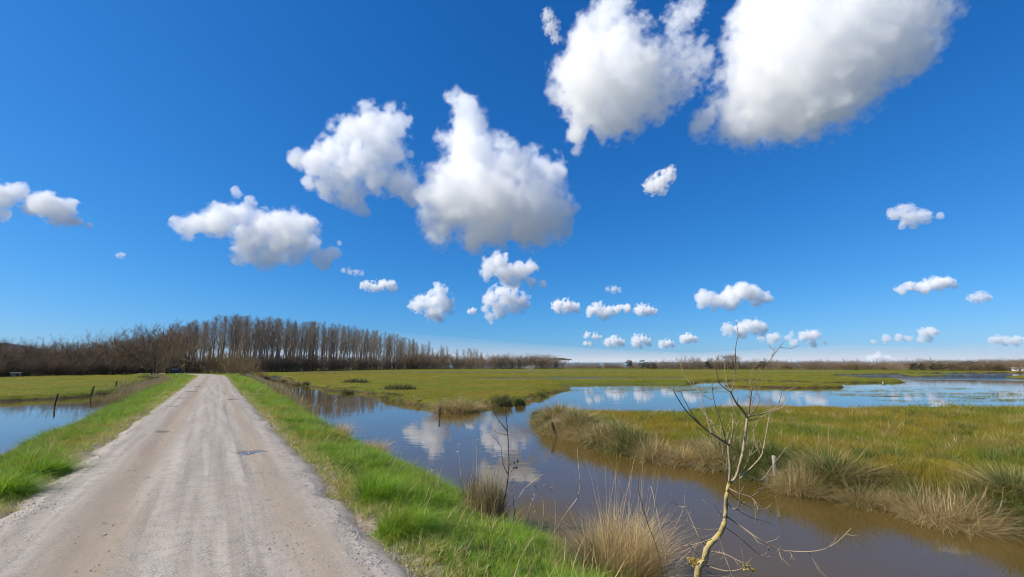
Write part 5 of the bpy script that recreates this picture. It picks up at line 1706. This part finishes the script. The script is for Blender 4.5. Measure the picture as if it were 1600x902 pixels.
def build_car():
    p = foot(277.5, 133)
    root = empty('parked_car', p, math.radians(114))
    tag(root, 'dark blue car parked at the corner of the wood beside the track end', 'car')
    t = NT('dark_car_paint'); t.bsdf((0.006, 0.009, 0.016), 0.35, 0.5)
    tg = NT('car_glass'); tg.bsdf((0.05, 0.065, 0.08), 0.06, 0.6)
    tt = NT('tyre_rubber'); tt.bsdf((0.02, 0.02, 0.02), 0.8, 0.2)
    tm = NT('wheel_rim'); tm.bsdf((0.45, 0.45, 0.46), 0.35, 0.5, Metallic=0.8)
    tl = NT('lamp_glass'); tl.bsdf((0.7, 0.7, 0.68), 0.2, 0.5)
    part('body', lambda bm: prism(bm, [(-2.05, 0.32), (2.0, 0.30), (2.08, 0.62), (1.95, 0.86), (0.95, 0.98), (-1.95, 0.98), (-2.08, 0.7)], -0.84, 0.84), t.m, root, 0.06)
    part('cabin', lambda bm: prism(bm, [(-1.9, 0.975), (0.9, 0.975), (0.25, 1.46), (-1.45, 1.50)], -0.72, 0.72), t.m, root, 0.05)
    part('windscreen', lambda bm: prism(bm, [(0.86, 1.02), (0.90, 1.02), (0.32, 1.44), (0.28, 1.44)], -0.64, 0.64), tg.m, root)
    for y in (-0.735, 0.725):
        part('side_window', lambda bm: prism(bm, [(-1.65, 1.03), (0.70, 1.03), (0.22, 1.41), (-1.40, 1.43)], y, y + 0.01), tg.m, root)
    for x in (-1.25, 1.28):
        for y in (-0.86, 0.66):
            n = 20
            w = part('wheel', lambda bm: prism(bm, [(x + 0.32 * math.cos(6.2832 * i / n), 0.32 + 0.32 * math.sin(6.2832 * i / n)) for i in range(n)], y, y + 0.2), tt.m, root)
            part('rim', lambda bm: prism(bm, [(x + 0.19 * math.cos(6.2832 * i / n), 0.32 + 0.19 * math.sin(6.2832 * i / n)) for i in range(n)], y - 0.01, y + 0.21), tm.m, w)
    for y in (-0.75, 0.47):
        part('headlight', lambda bm: prism(bm, [(2.0, 0.64), (2.09, 0.64), (2.02, 0.80), (1.95, 0.80)], y, y + 0.28), tl.m, root)
build_car()

def build_house(name, u, rng, w, d, h, rh, rz, wall_c, roof_c, label, cat, wins):
    p = foot(u, rng)
    root = empty(name, p, rz)
    tag(root, label, cat)
    tw = NT('wall_render'); tw.bsdf(tw.mix(tw.noise(tw.pos(), 0.8, 4, 0.6), wall_c, tuple(c * 0.8 for c in wall_c)), 0.9, 0.1)
    tr_ = NT('roof_cover'); tr_.bsdf(tr_.mix(tr_.noise(tr_.pos(), 1.5, 4, 0.6), roof_c, tuple(c * 0.7 for c in roof_c)), 0.85, 0.2)
    tg = NT('dark_pane'); tg.bsdf((0.02, 0.024, 0.03), 0.15, 0.5)
    part('wall', lambda bm: prism(bm, [(-w / 2, -0.3), (w / 2, -0.3), (w / 2, h), (-w / 2, h)], -d / 2, d / 2), tw.m, root)
    def roof(bm):
        a = [(-d / 2 - 0.25, h + 0.02), (d / 2 + 0.25, h + 0.02), (0, h + rh)]
        A = [bm.verts.new((-w / 2 - 0.2, y, z)) for y, z in a]; B = [bm.verts.new((w / 2 + 0.2, y, z)) for y, z in a]
        bm.faces.new(A); bm.faces.new(B[::-1])
        for i in range(3): bm.faces.new((A[(i + 1) % 3], A[i], B[i], B[(i + 1) % 3]))
        bmesh.ops.recalc_face_normals(bm, faces=bm.faces[:])
    part('roof', roof, tr_.m, root)
    for (nm, x, z0, ww, hh) in wins:
        part(nm, lambda bm: prism(bm, [(x - ww / 2, z0), (x + ww / 2, z0), (x + ww / 2, z0 + hh), (x - ww / 2, z0 + hh)], -d / 2 - 0.03, -d / 2 - 0.005), tg.m, root)
build_house('field_shed', 27, 137, 1.3, 1.2, 0.85, 0.15, math.radians(40), (0.34, 0.30, 0.23), (0.13, 0.115, 0.09), 'small pale shed half hidden at the edge of the brown wood', 'shed', [('door', 0.3, 0.0, 0.4, 0.7)])
build_house('white_house', 1592, 292, 4.4, 3, 1.2, 0.45, math.radians(-42), (0.80, 0.79, 0.76), (0.55, 0.53, 0.50), 'low white house on the far shore by the border of the picture', 'house', [('window', -1.3, 0.5, 0.5, 0.45), ('door', 0.0, 0.0, 0.5, 1.0), ('window', 1.3, 0.5, 0.5, 0.45)])
